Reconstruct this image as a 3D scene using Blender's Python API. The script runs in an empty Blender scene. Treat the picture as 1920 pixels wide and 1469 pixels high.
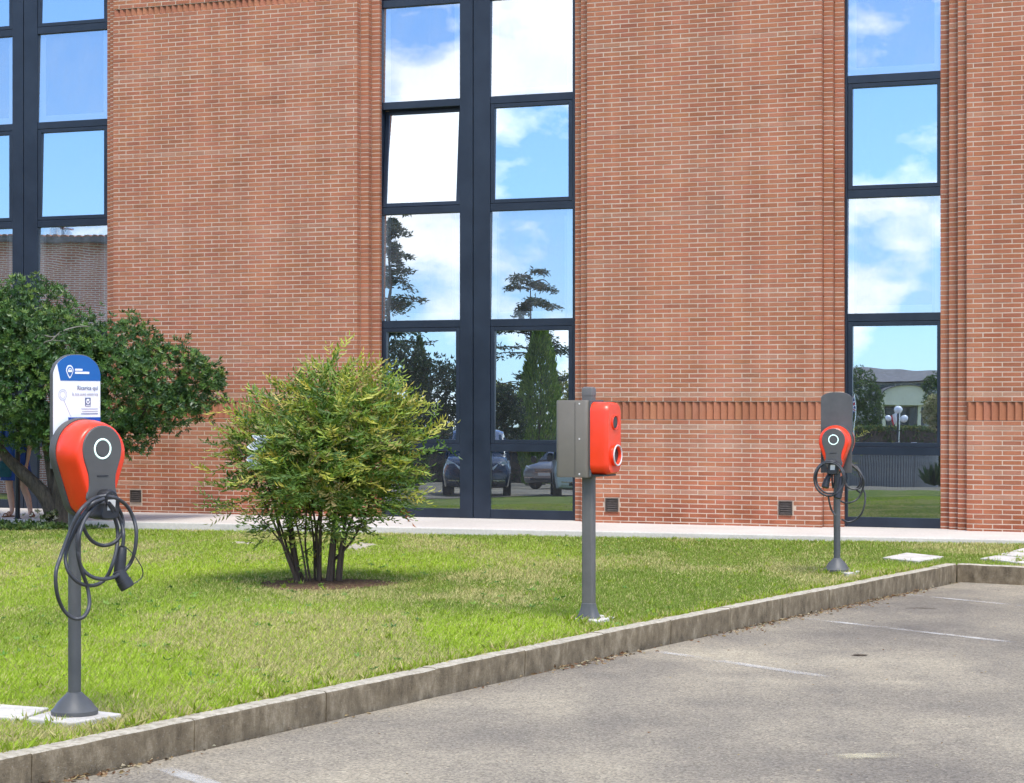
import bpy, bmesh, math, random
import numpy as np
from mathutils import Vector, Matrix

random.seed(7)
RNG = np.random.default_rng(11)
SC = bpy.context.scene
COL = SC.collection
R = math.radians

# ------------------------------------------------------------------ camera
CAMZ = 1.6
F = 3700.0          # focal length in photo pixels (photo is 1920 wide)
Q = F / 4300.0      # depth scale of the measured distances
KL, KA = 58.05 / F, 70.09 / F      # fall of the lawn and of the asphalt, per metre
HOR = 752.0         # photo row of the horizon
cam_d = bpy.data.cameras.new('camera')
cam = bpy.data.objects.new('camera', cam_d)
COL.objects.link(cam)
cam.location = (0, 0, CAMZ)
cam.rotation_euler = (R(90), 0, 0)
cam_d.sensor_width = 36.0
cam_d.lens = F / 1920 * 36.0
cam_d.shift_y = (HOR - 734.5) / 1920
cam_d.clip_end = 5000
SC.camera = cam

# ------------------------------------------------------------------ sky, sun, exposure
SUN_AZ = Vector((0.22, -0.975, 0)).normalized()     # towards the sun, on the ground
SUN_EL = R(61)
world = bpy.data.worlds.new('World')
SC.world = world
world.use_nodes = True
nt = world.node_tree
for n in list(nt.nodes):
    nt.nodes.remove(n)
def wn(t, **kw):
    n = nt.nodes.new(t)
    for k, v in kw.items():
        setattr(n, k, v)
    return n
out = wn('ShaderNodeOutputWorld')
bg = wn('ShaderNodeBackground')
bg.inputs['Strength'].default_value = 0.15
sky = wn('ShaderNodeTexSky', sky_type='NISHITA', sun_disc=False)
sky.sun_elevation = SUN_EL
sky.sun_rotation = math.atan2(SUN_AZ.x, SUN_AZ.y)
sky.air_density = 1.0
sky.dust_density = 0.6
sky.ozone_density = 2.0
tc = wn('ShaderNodeTexCoord')
mp = wn('ShaderNodeMapping')
mp.inputs['Scale'].default_value = (1.0, 1.0, 1.9)
mp.inputs['Location'].default_value = (2.7359, 1.3816, -2.4700)
nz = wn('ShaderNodeTexNoise')
nz.inputs['Scale'].default_value = 7.0
nz.inputs['Detail'].default_value = 9.0
nz.inputs['Roughness'].default_value = 0.56
nt.links.new(tc.outputs['Generated'], mp.inputs['Vector'])
nt.links.new(mp.outputs['Vector'], nz.inputs['Vector'])
cr = wn('ShaderNodeValToRGB')
cr.color_ramp.elements[0].position = 0.50
cr.color_ramp.elements[0].color = (0, 0, 0, 1)
cr.color_ramp.elements[1].position = 0.60
cr.color_ramp.elements[1].color = (1, 1, 1, 1)
nt.links.new(nz.outputs['Fac'], cr.inputs['Fac'])
nz2 = wn('ShaderNodeTexNoise')
nz2.inputs['Scale'].default_value = 18.0
nz2.inputs['Detail'].default_value = 6.0
nt.links.new(mp.outputs['Vector'], nz2.inputs['Vector'])
ccol = wn('ShaderNodeMix', data_type='RGBA')
ccol.inputs[6].default_value = (5.6, 6.1, 6.9, 1)
ccol.inputs[7].default_value = (10.5, 10.5, 10.5, 1)
nt.links.new(nz2.outputs['Fac'], ccol.inputs[0])
mixc = wn('ShaderNodeMix', data_type='RGBA')
tint = wn('ShaderNodeMix', data_type='RGBA', blend_type='MULTIPLY')
tint.inputs[0].default_value = 1.0
tint.inputs[7].default_value = (0.66, 0.86, 1.14, 1)
nt.links.new(cr.outputs['Color'], mixc.inputs[0])
nt.links.new(sky.outputs['Color'], tint.inputs[6])
nt.links.new(tint.outputs[2], mixc.inputs[6])
nt.links.new(ccol.outputs[2], mixc.inputs[7])
nt.links.new(mixc.outputs[2], bg.inputs['Color'])
nt.links.new(bg.outputs[0], out.inputs[0])

sun_d = bpy.data.lights.new('sun', 'SUN')
sun_d.energy = 2.6
sun_d.angle = R(20)
sun_d.color = (1.0, 0.955, 0.88)
sun = bpy.data.objects.new('sun', sun_d)
COL.objects.link(sun)
to_sun = Vector((SUN_AZ.x * math.cos(SUN_EL), SUN_AZ.y * math.cos(SUN_EL), math.sin(SUN_EL)))
sun.rotation_euler = to_sun.to_track_quat('Z', 'Y').to_euler()

vs = SC.view_settings
vs.view_transform = 'Standard'
vs.look = 'None'
vs.exposure = 0.77
vs.gamma = 1.0
vs.use_curve_mapping = False
SC.cycles.max_bounces = 5
SC.cycles.diffuse_bounces = 3
SC.cycles.glossy_bounces = 3
SC.cycles.caustics_reflective = False
SC.cycles.caustics_refractive = False
SC.cycles.adaptive_threshold = 0.03
SC.cycles.transparent_max_bounces = 16
SC.cycles.use_denoising = True

# ------------------------------------------------------------------ measuring
TH = math.atan(0.4317 * Q)                       # the facade is turned this much from the picture plane
WO = Vector((0, 33.03 * Q, 0))
UX = Vector((math.cos(TH), -math.sin(TH), 0))
UY = Vector((math.sin(TH), math.cos(TH), 0))

def at(px, py, Y):
    """the point at depth Y seen at photo position px, py"""
    return Vector(((px - 960) / F * Y, Y, CAMZ - (py - HOR) / F * Y))
def drop(X):
    return 0.30 * min(max((-10.0 - X) / 4.0, 0.0), 1.0)
def lawn_z(Y):
    return 0.2 - KL * min(max(Y, 8.0), 40.0)
def park_z(Y):
    return 0.10 - KA * min(max(Y, 8.0), 40.0)
def on_lawn(px, py, dz=0.0):
    Y = F * (CAMZ - 0.2 - dz) / (py - HOR - F * KL)
    return Vector(((px - 960) / F * Y, Y, 0.2 - KL * Y + dz))
def on_park(px, py, dz=0.0):
    Y = F * (CAMZ - 0.10 - dz) / (py - HOR - F * KA)
    return Vector(((px - 960) / F * Y, Y, 0.10 - KA * Y + dz))
def u_at(px, yl=0.0):
    """facade coordinate u at photo column px on the plane yl behind the facade face"""
    k = (px - 960) / F
    # WO + UX*u + UY*yl, X = k*Y
    ax, ay = UX.x, UX.y
    bx, by = WO.x + UY.x * yl, WO.y + UY.y * yl
    return (k * by - bx) / (ax - k * ay)
def z_at(px, py, yl=0.0):
    u = u_at(px, yl)
    Y = WO.y + UX.y * u + UY.y * yl
    return CAMZ - (py - HOR) / F * Y
def to_local(p):
    d = Vector((p.x, p.y, 0)) - WO
    return Vector((d.dot(UX), d.dot(UY), p.z))
def to_world(l):
    w = WO + UX * l.x + UY * l.y
    return Vector((w.x, w.y, l.z))
GLASS_Y = 0.27
def mirror(p):
    l = to_local(p)
    return to_world(Vector((l.x, 2 * GLASS_Y - l.y, l.z)))
TILT = R(1.0)
TILT_PX = 2 * math.tan(TILT) * F
def refl(px, py, Yv):
    """real place of what the glass shows at px, py at a path length of Yv"""
    Yv = Yv * Q
    k_ = (px - 960) / F
    ym = WO.y / (1 + 0.4317 * Q * k_)          # where the sight line meets the glass
    return mirror(at(px, py - TILT_PX * (1 - ym / Yv), Yv))
def refl_heading(dx=0.0, dy=-1.0):
    a = to_local(Vector((dx, dy, 0)) + WO)
    w = to_world(Vector((a.x, -a.y, 0))) - WO
    return math.atan2(w.x, -w.y)      # rotation that turns local -Y to that heading

# ------------------------------------------------------------------ materials
def principled(name, col, rough=0.6, metal=0.0, spec=0.5, coat=0.0):
    m = bpy.data.materials.new(name)
    m.use_nodes = True
    b = m.node_tree.nodes['Principled BSDF']
    b.inputs['Base Color'].default_value = (*col, 1)
    b.inputs['Roughness'].default_value = rough
    b.inputs['Metallic'].default_value = metal
    b.inputs['Specular IOR Level'].default_value = spec
    b.inputs['Coat Weight'].default_value = coat
    b.inputs['Coat Roughness'].default_value = 0.08
    return m
def nd(m, t, **kw):
    n = m.node_tree.nodes.new(t)
    for k, v in kw.items():
        setattr(n, k, v)
    return n
def lk(m, a, b):
    m.node_tree.links.new(a, b)
def noise(m, scale, detail=4, rough=0.5, coord='Object', stretch=None):
    t = nd(m, 'ShaderNodeTexCoord')
    n = nd(m, 'ShaderNodeTexNoise')
    n.inputs['Scale'].default_value = scale
    n.inputs['Detail'].default_value = detail
    n.inputs['Roughness'].default_value = rough
    if stretch:
        mm = nd(m, 'ShaderNodeMapping')
        mm.inputs['Scale'].default_value = stretch
        lk(m, t.outputs[coord], mm.inputs['Vector'])
        lk(m, mm.outputs[0], n.inputs['Vector'])
    else:
        lk(m, t.outputs[coord], n.inputs['Vector'])
    return n.outputs['Fac']
def ramp(m, fac, stops):
    r = nd(m, 'ShaderNodeValToRGB')
    e = r.color_ramp.elements
    while len(e) < len(stops):
        e.new(0.5)
    for i, (p, c) in enumerate(stops):
        e[i].position = p
        e[i].color = (*c, 1) if len(c) == 3 else c
    lk(m, fac, r.inputs['Fac'])
    return r.outputs['Color']
def mixcol(m, fac, a, b, mode='MIX'):
    x = nd(m, 'ShaderNodeMix', data_type='RGBA', blend_type=mode)
    if hasattr(fac, 'is_linked') or not isinstance(fac, (int, float)):
        lk(m, fac, x.inputs[0])
    else:
        x.inputs[0].default_value = fac
    for s, v in ((6, a), (7, b)):
        if isinstance(v, tuple):
            x.inputs[s].default_value = (*v, 1)
        else:
            lk(m, v, x.inputs[s])
    return x.outputs[2]
def bump(m, h, strength=0.3, dist=0.01):
    b = nd(m, 'ShaderNodeBump')
    b.inputs['Strength'].default_value = strength
    b.inputs['Distance'].default_value = dist
    lk(m, h, b.inputs['Height'])
    lk(m, b.outputs[0], m.node_tree.nodes['Principled BSDF'].inputs['Normal'])
def base(m):
    return m.node_tree.nodes['Principled BSDF'].inputs['Base Color']

M = {}
# brick: the colour of each brick is a mesh attribute, grain and blotches on top
m = M['brick'] = principled('brick', (0.4, 0.17, 0.1), 0.88, spec=0.25)
a = nd(m, 'ShaderNodeAttribute', attribute_name='tint')
g = ramp(m, noise(m, 55, 5, 0.65), [(0.3, (0.88, 0.87, 0.86)), (0.7, (1.08, 1.08, 1.08))])
g2 = ramp(m, noise(m, 1.1, 3, 0.5), [(0.3, (0.90, 0.88, 0.88)), (0.7, (1.08, 1.09, 1.10))])
gp = nd(m, 'ShaderNodeNewGeometry')
def wnoise(scale, detail, stretch):
    mm = nd(m, 'ShaderNodeMapping')
    mm.inputs['Scale'].default_value = stretch
    n_ = nd(m, 'ShaderNodeTexNoise')
    n_.inputs['Scale'].default_value = scale
    n_.inputs['Detail'].default_value = detail
    lk(m, gp.outputs['Position'], mm.inputs['Vector'])
    lk(m, mm.outputs[0], n_.inputs['Vector'])
    return n_.outputs['Fac']
sp_ = nd(m, 'ShaderNodeSeparateXYZ')
lk(m, gp.outputs['Position'], sp_.inputs[0])
foot = ramp(m, sp_.outputs['Z'], [(0.0, (1, 1, 1)), (0.42, (0, 0, 0))])
foot = mixcol(m, 1.0, foot, ramp(m, wnoise(2.3, 6, (1, 1, 1.6)), [(0.38, (0, 0, 0)), (0.62, (0.8, 0.8, 0.8))]), 'MULTIPLY')
bc = mixcol(m, 1.0, mixcol(m, 1.0, a.outputs['Color'], g, 'MULTIPLY'), g2, 'MULTIPLY')
bc = mixcol(m, foot, bc, mixcol(m, 1.0, bc, (0.62, 0.56, 0.52), 'MULTIPLY'))
bloom = ramp(m, wnoise(0.55, 7, (1, 1, 3.2)), [(0.54, (0, 0, 0)), (0.80, (0.35, 0.35, 0.35))])
bc = mixcol(m, bloom, bc, (0.48, 0.28, 0.20))
streak = ramp(m, wnoise(1.5, 5, (2.2, 2.2, 0.12)), [(0.40, (0.88, 0.87, 0.86)), (0.62, (1.04, 1.04, 1.04))])
lk(m, mixcol(m, 1.0, bc, streak, 'MULTIPLY'), base(m))
bump(m, noise(m, 140, 4, 0.7), 0.35, 0.004)
m = M['mortar'] = principled('mortar', (0.60, 0.52, 0.44), 0.95, spec=0.2)
lk(m, ramp(m, noise(m, 3.0, 6, 0.6), [(0.3, (0.44, 0.32, 0.235)), (0.7, (0.58, 0.45, 0.35))]), base(m))
m = M['frame'] = principled('frame', (0.016, 0.024, 0.040), 0.34, spec=0.5)
lk(m, ramp(m, noise(m, 2.2, 6, 0.6), [(0.35, (0.006, 0.011, 0.022)), (0.75, (0.016, 0.024, 0.040))]), base(m))
M['frame_dark'] = principled('frame_dark', (0.006, 0.008, 0.012), 0.5)
M['interior'] = principled('interior', (0.05, 0.055, 0.06), 0.9)
M['blind'] = principled('blind', (0.72, 0.72, 0.74), 0.8)
M['rail'] = principled('rail', (0.30, 0.31, 0.34), 0.6)
def glass(name, wob, mirror_col=(0.80, 0.87, 0.93), trans=0.22, scale=1.3, dust=0.05):
    m = bpy.data.materials.new(name)
    m.use_nodes = True
    t = m.node_tree
    for n in list(t.nodes):
        t.nodes.remove(n)
    o = nd(m, 'ShaderNodeOutputMaterial')
    gl = nd(m, 'ShaderNodeBsdfGlossy')
    gl.inputs['Color'].default_value = (*mirror_col, 1)
    gl.inputs['Roughness'].default_value = 0.0
    tr = nd(m, 'ShaderNodeBsdfTransparent')
    tr.inputs['Color'].default_value = (0.62, 0.70, 0.76, 1)
    mx = nd(m, 'ShaderNodeMixShader')
    mx.inputs[0].default_value = trans
    lk(m, gl.outputs[0], mx.inputs[1])
    lk(m, tr.outputs[0], mx.inputs[2])
    df = nd(m, 'ShaderNodeBsdfDiffuse')
    df.inputs['Color'].default_value = (0.55, 0.57, 0.60, 1)
    m2 = nd(m, 'ShaderNodeMixShader')
    lk(m, ramp(m, noise(m, 2.6, 6, 0.65, stretch=(1, 1, 0.5)), [(0.35, (0.015,) * 3), (0.75, (dust,) * 3)]), m2.inputs[0])
    lk(m, mx.outputs[0], m2.inputs[1])
    lk(m, df.outputs[0], m2.inputs[2])
    lk(m, m2.outputs[0], o.inputs[0])
    b = nd(m, 'ShaderNodeBump')
    b.inputs['Strength'].default_value = 1.0
    b.inputs['Distance'].default_value = wob
    lk(m, noise(m, scale, 1, 0.4), b.inputs['Height'])
    lk(m, b.outputs[0], gl.inputs['Normal'])
    return m
M['glass'] = glass('glass', 0.0007, (0.74, 0.81, 0.87))
M['glass_wavy'] = glass('glass_wavy', 0.0003, (0.52, 0.59, 0.64), 0.3, 1.6)
M['glass_fixed'] = glass('glass_fixed', 0.0010, (0.84, 0.88, 0.93), 0.40, dust=0.16)

m = M['paving'] = principled('paving', (0.62, 0.58, 0.53), 0.85)
lk(m, mixcol(m, 0.5, ramp(m, noise(m, 0.7, 6, 0.6), [(0.3, (0.45, 0.40, 0.345)), (0.7, (0.66, 0.60, 0.53))]),
             ramp(m, noise(m, 30, 5, 0.7), [(0.3, (0.42, 0.38, 0.33)), (0.7, (0.68, 0.62, 0.55))])), base(m))
bump(m, noise(m, 60, 4), 0.3, 0.005)
m = M['slab'] = principled('slab', (0.66, 0.63, 0.58), 0.85)
lk(m, mixcol(m, 0.5, ramp(m, noise(m, 6, 6, 0.65), [(0.35, (0.32, 0.28, 0.22)), (0.6, (0.66, 0.61, 0.53))]),
             ramp(m, noise(m, 60, 5, 0.7), [(0.3, (0.38, 0.35, 0.31)), (0.7, (0.68, 0.64, 0.58))])), base(m))
bump(m, noise(m, 40, 5), 0.5, 0.008)
m = M['kerb'] = principled('kerb', (0.3, 0.27, 0.22), 0.95, spec=0.2)
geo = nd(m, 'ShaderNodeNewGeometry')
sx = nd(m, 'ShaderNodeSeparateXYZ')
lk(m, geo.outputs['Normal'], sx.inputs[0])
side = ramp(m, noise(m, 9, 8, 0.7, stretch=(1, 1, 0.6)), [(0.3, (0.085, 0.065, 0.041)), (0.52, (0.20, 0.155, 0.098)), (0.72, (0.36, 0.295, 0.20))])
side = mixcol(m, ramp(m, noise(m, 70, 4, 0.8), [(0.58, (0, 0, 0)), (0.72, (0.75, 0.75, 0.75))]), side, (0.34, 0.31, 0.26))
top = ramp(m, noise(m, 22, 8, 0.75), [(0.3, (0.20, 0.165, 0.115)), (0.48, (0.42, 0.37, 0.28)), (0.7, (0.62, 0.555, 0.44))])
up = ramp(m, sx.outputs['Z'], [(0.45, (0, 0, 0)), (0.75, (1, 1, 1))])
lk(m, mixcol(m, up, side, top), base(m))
bump(m, noise(m, 60, 6, 0.75), 0.8, 0.012)

m = M['asphalt'] = principled('asphalt', (0.16, 0.145, 0.13), 0.93, spec=0.25)
big = ramp(m, noise(m, 0.42, 5, 0.55), [(0.30, (0.188, 0.164, 0.134)), (0.50, (0.284, 0.246, 0.188)), (0.68, (0.400, 0.345, 0.252))])
mid = ramp(m, noise(m, 2.6, 5, 0.6, stretch=(1, 0.5, 1)), [(0.3, (0.84, 0.84, 0.86)), (0.7, (1.13, 1.12, 1.09))])
vor = nd(m, 'ShaderNodeTexVoronoi')
vor.inputs['Scale'].default_value = 85
t = nd(m, 'ShaderNodeTexCoord')
lk(m, t.outputs['Object'], vor.inputs['Vector'])
agg = ramp(m, vor.outputs['Color'], [(0.0, (0.52, 0.51, 0.50)), (0.6, (1.0, 1.0, 0.99)), (0.88, (1.2, 1.19, 1.16)), (1.0, (1.7, 1.66, 1.6))])
fine = ramp(m, noise(m, 160, 3, 0.7), [(0.3, (0.72, 0.72, 0.72)), (0.7, (1.2, 1.2, 1.2))])
c = mixcol(m, 1.0, mixcol(m, 1.0, mixcol(m, 1.0, big, mid, 'MULTIPLY'), agg, 'MULTIPLY'), fine, 'MULTIPLY')
lk(m, c, base(m))
bump(m, vor.outputs['Distance'], 0.6, 0.008)

def paint(name, col, lo, hi, scale=14, dens=1.0):
    m = bpy.data.materials.new(name)
    m.use_nodes = True
    b = m.node_tree.nodes['Principled BSDF']
    b.inputs['Base Color'].default_value = (*col, 1)
    b.inputs['Roughness'].default_value = 0.9
    tr = nd(m, 'ShaderNodeBsdfTransparent')
    mx = nd(m, 'ShaderNodeMixShader')
    f1 = ramp(m, noise(m, 90, 5, 0.8), [(0.36, (0, 0, 0)), (0.58, (1, 1, 1))])
    f2 = ramp(m, noise(m, 1.4, 4, 0.6), [(lo, (0, 0, 0)), (hi, (dens, dens, dens))])
    at_ = nd(m, 'ShaderNodeAttribute', attribute_name='tint')
    f3 = mixcol(m, 1.0, f2, at_.outputs['Color'], 'MULTIPLY')
    lk(m, mixcol(m, 1.0, mixcol(m, 0.55, f1, (1.0, 1.0, 1.0)), f3, 'MULTIPLY'), mx.inputs[0])
    lk(m, tr.outputs[0], mx.inputs[1])
    lk(m, b.outputs[0], mx.inputs[2])
    lk(m, mx.outputs[0], m.node_tree.nodes['Material Output'].inputs[0])
    return m
M['line_paint'] = paint('line_paint', (0.66, 0.63, 0.57), 0.36, 0.62, dens=0.75)
M['pale_yellow'] = paint('pale_yellow', (0.66, 0.58, 0.38), 0.30, 0.55)

m = M['soil'] = principled('soil', (0.13, 0.085, 0.055), 0.98, spec=0.1)
lk(m, ramp(m, noise(m, 25, 6, 0.7), [(0.3, (0.05, 0.032, 0.022)), (0.55, (0.14, 0.085, 0.052)), (0.75, (0.30, 0.21, 0.12))]), base(m))
bump(m, noise(m, 50, 5), 1.0, 0.02)
m = M['lawn'] = principled('lawn', (0.1, 0.15, 0.03), 0.98, spec=0.1)
lc = ramp(m, noise(m, 0.9, 5, 0.6), [(0.35, (0.14, 0.20, 0.034)), (0.55, (0.21, 0.255, 0.05)), (0.75, (0.34, 0.30, 0.11))])
lf = ramp(m, noise(m, 70, 4, 0.8), [(0.3, (0.5, 0.5, 0.5)), (0.7, (1.3, 1.3, 1.3))])
lk(m, mixcol(m, 1.0, lc, lf, 'MULTIPLY'), base(m))
bump(m, noise(m, 90, 4, 0.8), 1.0, 0.02)
M['ground'] = principled('ground', (0.10, 0.13, 0.05), 0.98)

def leafmat(name, trans=0.35, rough=0.45, spec=0.4):
    m = principled(name, (0.1, 0.2, 0.05), rough, spec=spec)
    a = nd(m, 'ShaderNodeAttribute', attribute_name='tint')
    lk(m, a.outputs['Color'], base(m))
    tl = nd(m, 'ShaderNodeBsdfTranslucent')
    hs = nd(m, 'ShaderNodeHueSaturation')
    hs.inputs['Value'].default_value = 1.25
    hs.inputs['Saturation'].default_value = 1.1
    lk(m, a.outputs['Color'], hs.inputs['Color'])
    lk(m, hs.outputs[0], tl.inputs['Color'])
    mx = nd(m, 'ShaderNodeMixShader')
    mx.inputs[0].default_value = trans
    lk(m, m.node_tree.nodes['Principled BSDF'].outputs[0], mx.inputs[1])
    lk(m, tl.outputs[0], mx.inputs[2])
    lk(m, mx.outputs[0], m.node_tree.nodes['Material Output'].inputs[0])
    return m
M['grass'] = leafmat('grass', 0.38, 0.7, 0.2)
M['leaf'] = leafmat('leaf', 0.34, 0.5, 0.35)
M['leaf_glossy'] = leafmat('leaf_glossy', 0.22, 0.38, 0.5)
m = M['bark'] = principled('bark', (0.10, 0.075, 0.055), 0.95)
lk(m, ramp(m, noise(m, 22, 6, 0.7, stretch=(1, 1, 0.25)), [(0.3, (0.035, 0.026, 0.02)), (0.7, (0.155, 0.118, 0.085))]), base(m))
bump(m, noise(m, 40, 5, stretch=(1, 1, 0.25)), 1.0, 0.02)
M['stem'] = principled('stem', (0.095, 0.062, 0.042), 0.9)

def worn(name, col, rough, amt=0.25, scale=8, **kw):
    m = principled(name, col, rough, **kw)
    lo = tuple(c * (1 - amt) for c in col)
    hi = tuple(min(1, c * (1 + amt) + 0.004) for c in col)
    lk(m, ramp(m, noise(m, scale, 6, 0.65), [(0.3, lo), (0.7, hi)]), base(m))
    rr = ramp(m, noise(m, scale * 1.7, 4), [(0.3, (rough * 0.8,) * 3), (0.7, (min(1, rough * 1.25),) * 3)])
    lk(m, rr, m.node_tree.nodes['Principled BSDF'].inputs['Roughness'])
    return m
M['red_plastic'] = worn('red_plastic', (0.86, 0.042, 0.006), 0.36, 0.06, 5, coat=0.15)
M['grey_plastic'] = worn('grey_plastic', (0.075, 0.072, 0.068), 0.5, 0.12, 7)
M['panel_grey'] = worn('panel_grey', (0.085, 0.080, 0.074), 0.42, 0.10, 6)
M['post_grey'] = worn('post_grey', (0.082, 0.082, 0.080), 0.5, 0.16, 6)
M['box_grey'] = worn('box_grey', (0.175, 0.152, 0.122), 0.55, 0.08, 4)
M['pole_grey'] = worn('pole_grey', (0.115, 0.108, 0.10), 0.5, 0.14, 5)
M['cable'] = worn('cable', (0.040, 0.041, 0.045), 0.42, 0.2, 20)
M['black_plastic'] = worn('black_plastic', (0.020, 0.020, 0.023), 0.42, 0.2, 12)
M['white_print'] = principled('white_print', (0.80, 0.82, 0.84), 0.35)
M['blue_print'] = worn('blue_print', (0.004, 0.105, 0.36), 0.3, 0.06, 3)
M['blue_dark_print'] = principled('blue_dark_print', (0.004, 0.055, 0.33), 0.3)
M['ink'] = principled('ink', (0.10, 0.13, 0.22), 0.5)
M['ink_light'] = principled('ink_light', (0.40, 0.41, 0.46), 0.5)
M['label_white'] = principled('label_white', (0.62, 0.62, 0.60), 0.5)
M['chrome'] = principled('chrome', (0.75, 0.76, 0.78), 0.18, metal=1.0)
M['ring_grey'] = principled('ring_grey', (0.62, 0.58, 0.55), 0.35)
m = M['led'] = principled('led', (0.75, 0.95, 0.88), 0.3)
bb = m.node_tree.nodes['Principled BSDF']
bb.inputs['Emission Color'].default_value = (0.70, 1.0, 0.90, 1)
bb.inputs['Emission Strength'].default_value = 0.35
M['skin'] = worn('skin', (0.50, 0.29, 0.20), 0.55, 0.06, 9)
m = M['dress'] = worn('dress', (0.010, 0.050, 0.24), 0.85, 0.3, 14)
M['hair'] = worn('hair', (0.05, 0.03, 0.02), 0.6, 0.3, 20)
M['leather'] = worn('leather', (0.16, 0.07, 0.03), 0.6, 0.2, 15)
M['teal'] = worn('teal', (0.012, 0.085, 0.11), 0.75, 0.25, 12)
M['white_cloth'] = worn('white_cloth', (0.80, 0.82, 0.86), 0.8, 0.1, 20)
M['vent'] = worn('vent', (0.05, 0.036, 0.028), 0.7, 0.3, 20)
M['vent_metal'] = worn('vent_metal', (0.16, 0.17, 0.18), 0.5, 0.3, 20)

# ------------------------------------------------------------------ mesh helpers
def link(name, me, parent=None):
    o = bpy.data.objects.new(name, me)
    COL.objects.link(o)
    if parent is not None:
        o.parent = parent
    return o
def empty(name, loc=(0, 0, 0), rz=0.0):
    o = bpy.data.objects.new(name, None)
    o.empty_display_size = 0.1
    COL.objects.link(o)
    o.location = loc
    o.rotation_euler = (0, 0, rz)
    return o
def tag(o, label=None, cat=None, group=None, kind=None):
    if label:
        o['label'] = label
    if cat:
        o['category'] = cat
    if group:
        o['group'] = group
    if kind:
        o['kind'] = kind
    return o
class MB:
    def __init__(s):
        s.v, s.f, s.mi = [], [], []
    def add(s, vs, fs, mi=0):
        b = len(s.v)
        s.v += [tuple(v) for v in vs]
        s.f += [tuple(b + i for i in f) for f in fs]
        s.mi += [mi] * len(fs)
        return s
    def box(s, x0, x1, y0, y1, z0, z1, mi=0):
        return s.add([(x0, y0, z0), (x1, y0, z0), (x1, y1, z0), (x0, y1, z0), (x0, y0, z1), (x1, y0, z1), (x1, y1, z1), (x0, y1, z1)],
                     [(0, 3, 2, 1), (4, 5, 6, 7), (0, 1, 5, 4), (1, 2, 6, 5), (2, 3, 7, 6), (3, 0, 4, 7)], mi)
    def loft(s, rings, cap0=True, cap1=True, closed=True, mi=0):
        n = len(rings[0])
        vs = [p for r in rings for p in r]
        fs = []
        for i in range(len(rings) - 1):
            for j in range(n if closed else n - 1):
                k = (j + 1) % n
                fs.append((i * n + j, i * n + k, (i + 1) * n + k, (i + 1) * n + j))
        if cap0:
            fs.append(tuple(reversed(range(n))))
        if cap1:
            fs.append(tuple((len(rings) - 1) * n + j for j in range(n)))
        return s.add(vs, fs, mi)
    def tube(s, pts, r, n=8, cap=True, mi=0):
        pts = [Vector(p) for p in pts]
        rad = r if isinstance(r, (list, tuple)) else [r] * len(pts)
        rings = []
        t0 = (pts[1] - pts[0]).normalized()
        nrm = t0.orthogonal().normalized()
        for i, p in enumerate(pts):
            t = (pts[min(i + 1, len(pts) - 1)] - pts[max(i - 1, 0)])
            if t.length < 1e-9:
                t = t0
            t = t.normalized()
            nrm = (nrm - t * nrm.dot(t))
            nrm = nrm.normalized() if nrm.length > 1e-6 else t.orthogonal().normalized()
            b = t.cross(nrm)
            rings.append([p + (nrm * math.cos(2 * math.pi * k / n) + b * math.sin(2 * math.pi * k / n)) * rad[i] for k in range(n)])
            t0 = t
        return s.loft(rings, cap, cap, mi=mi)
    def lathe(s, prof, n=24, o=(0, 0, 0), axis='z', mi=0):
        rings = []
        for r, h in prof:
            ring = []
            for k in range(n):
                c, d = r * math.cos(2 * math.pi * k / n), r * math.sin(2 * math.pi * k / n)
                if axis == 'z':
                    ring.append((o[0] + c, o[1] + d, o[2] + h))
                elif axis == 'y':
                    ring.append((o[0] + c, o[1] + h, o[2] - d))
                else:
                    ring.append((o[0] + h, o[1] + c, o[2] + d))
            rings.append(ring)
        return s.loft(rings, True, True, mi=mi)
    def prism(s, poly, y0, y1, mi=0):
        """poly in x,z; extruded along y"""
        return s.loft([[(x, y0, z) for x, z in poly], [(x, y1, z) for x, z in poly]], mi=mi)
    def build(s, name, mat, parent=None, smooth=None, bevel=0.0, seg=2, recalc=True):
        me = bpy.data.meshes.new(name)
        me.from_pydata(s.v, [], s.f)
        for mt in (mat if isinstance(mat, (list, tuple)) else [mat]):
            me.materials.append(mt)
        if any(s.mi):
            me.polygons.foreach_set('material_index', s.mi)
        if recalc:
            bm = bmesh.new()
            bm.from_mesh(me)
            bmesh.ops.recalc_face_normals(bm, faces=bm.faces)
            bm.to_mesh(me)
            bm.free()
        if smooth is not None:
            me.polygons.foreach_set('use_smooth', [True] * len(me.polygons))
            me.set_sharp_from_angle(angle=R(smooth))
        me.update()
        o = link(name, me, parent)
        if bevel > 0:
            md = o.modifiers.new('bevel', 'BEVEL')
            md.width = bevel
            md.segments = seg
            md.limit_method = 'ANGLE'
            md.angle_limit = R(40)
        return o
def np_mesh(name, V, Fc, mat, parent=None, tint=None, smooth=False):
    """V (n,3), Fc (m,k) index array; tint (n,3) per vertex"""
    me = bpy.data.meshes.new(name)
    V = np.ascontiguousarray(V, dtype=np.float32)
    Fc = np.ascontiguousarray(Fc, dtype=np.int32)
    k = Fc.shape[1]
    me.vertices.add(len(V))
    me.vertices.foreach_set('co', V.ravel())
    me.loops.add(Fc.size)
    me.loops.foreach_set('vertex_index', Fc.ravel())
    me.polygons.add(len(Fc))
    me.polygons.foreach_set('loop_start', np.arange(0, Fc.size, k, dtype=np.int32))
    me.update(calc_edges=True)
    me.materials.append(mat)
    if tint is not None:
        at_ = me.attributes.new('tint', 'FLOAT_COLOR', 'POINT')
        c = np.ones((len(V), 4), np.float32)
        c[:, :3] = tint
        at_.data.foreach_set('color', c.ravel())
    me.polygons.foreach_set('use_smooth', [bool(smooth)] * len(me.polygons))
    me.validate()
    return link(name, me, parent)
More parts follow.
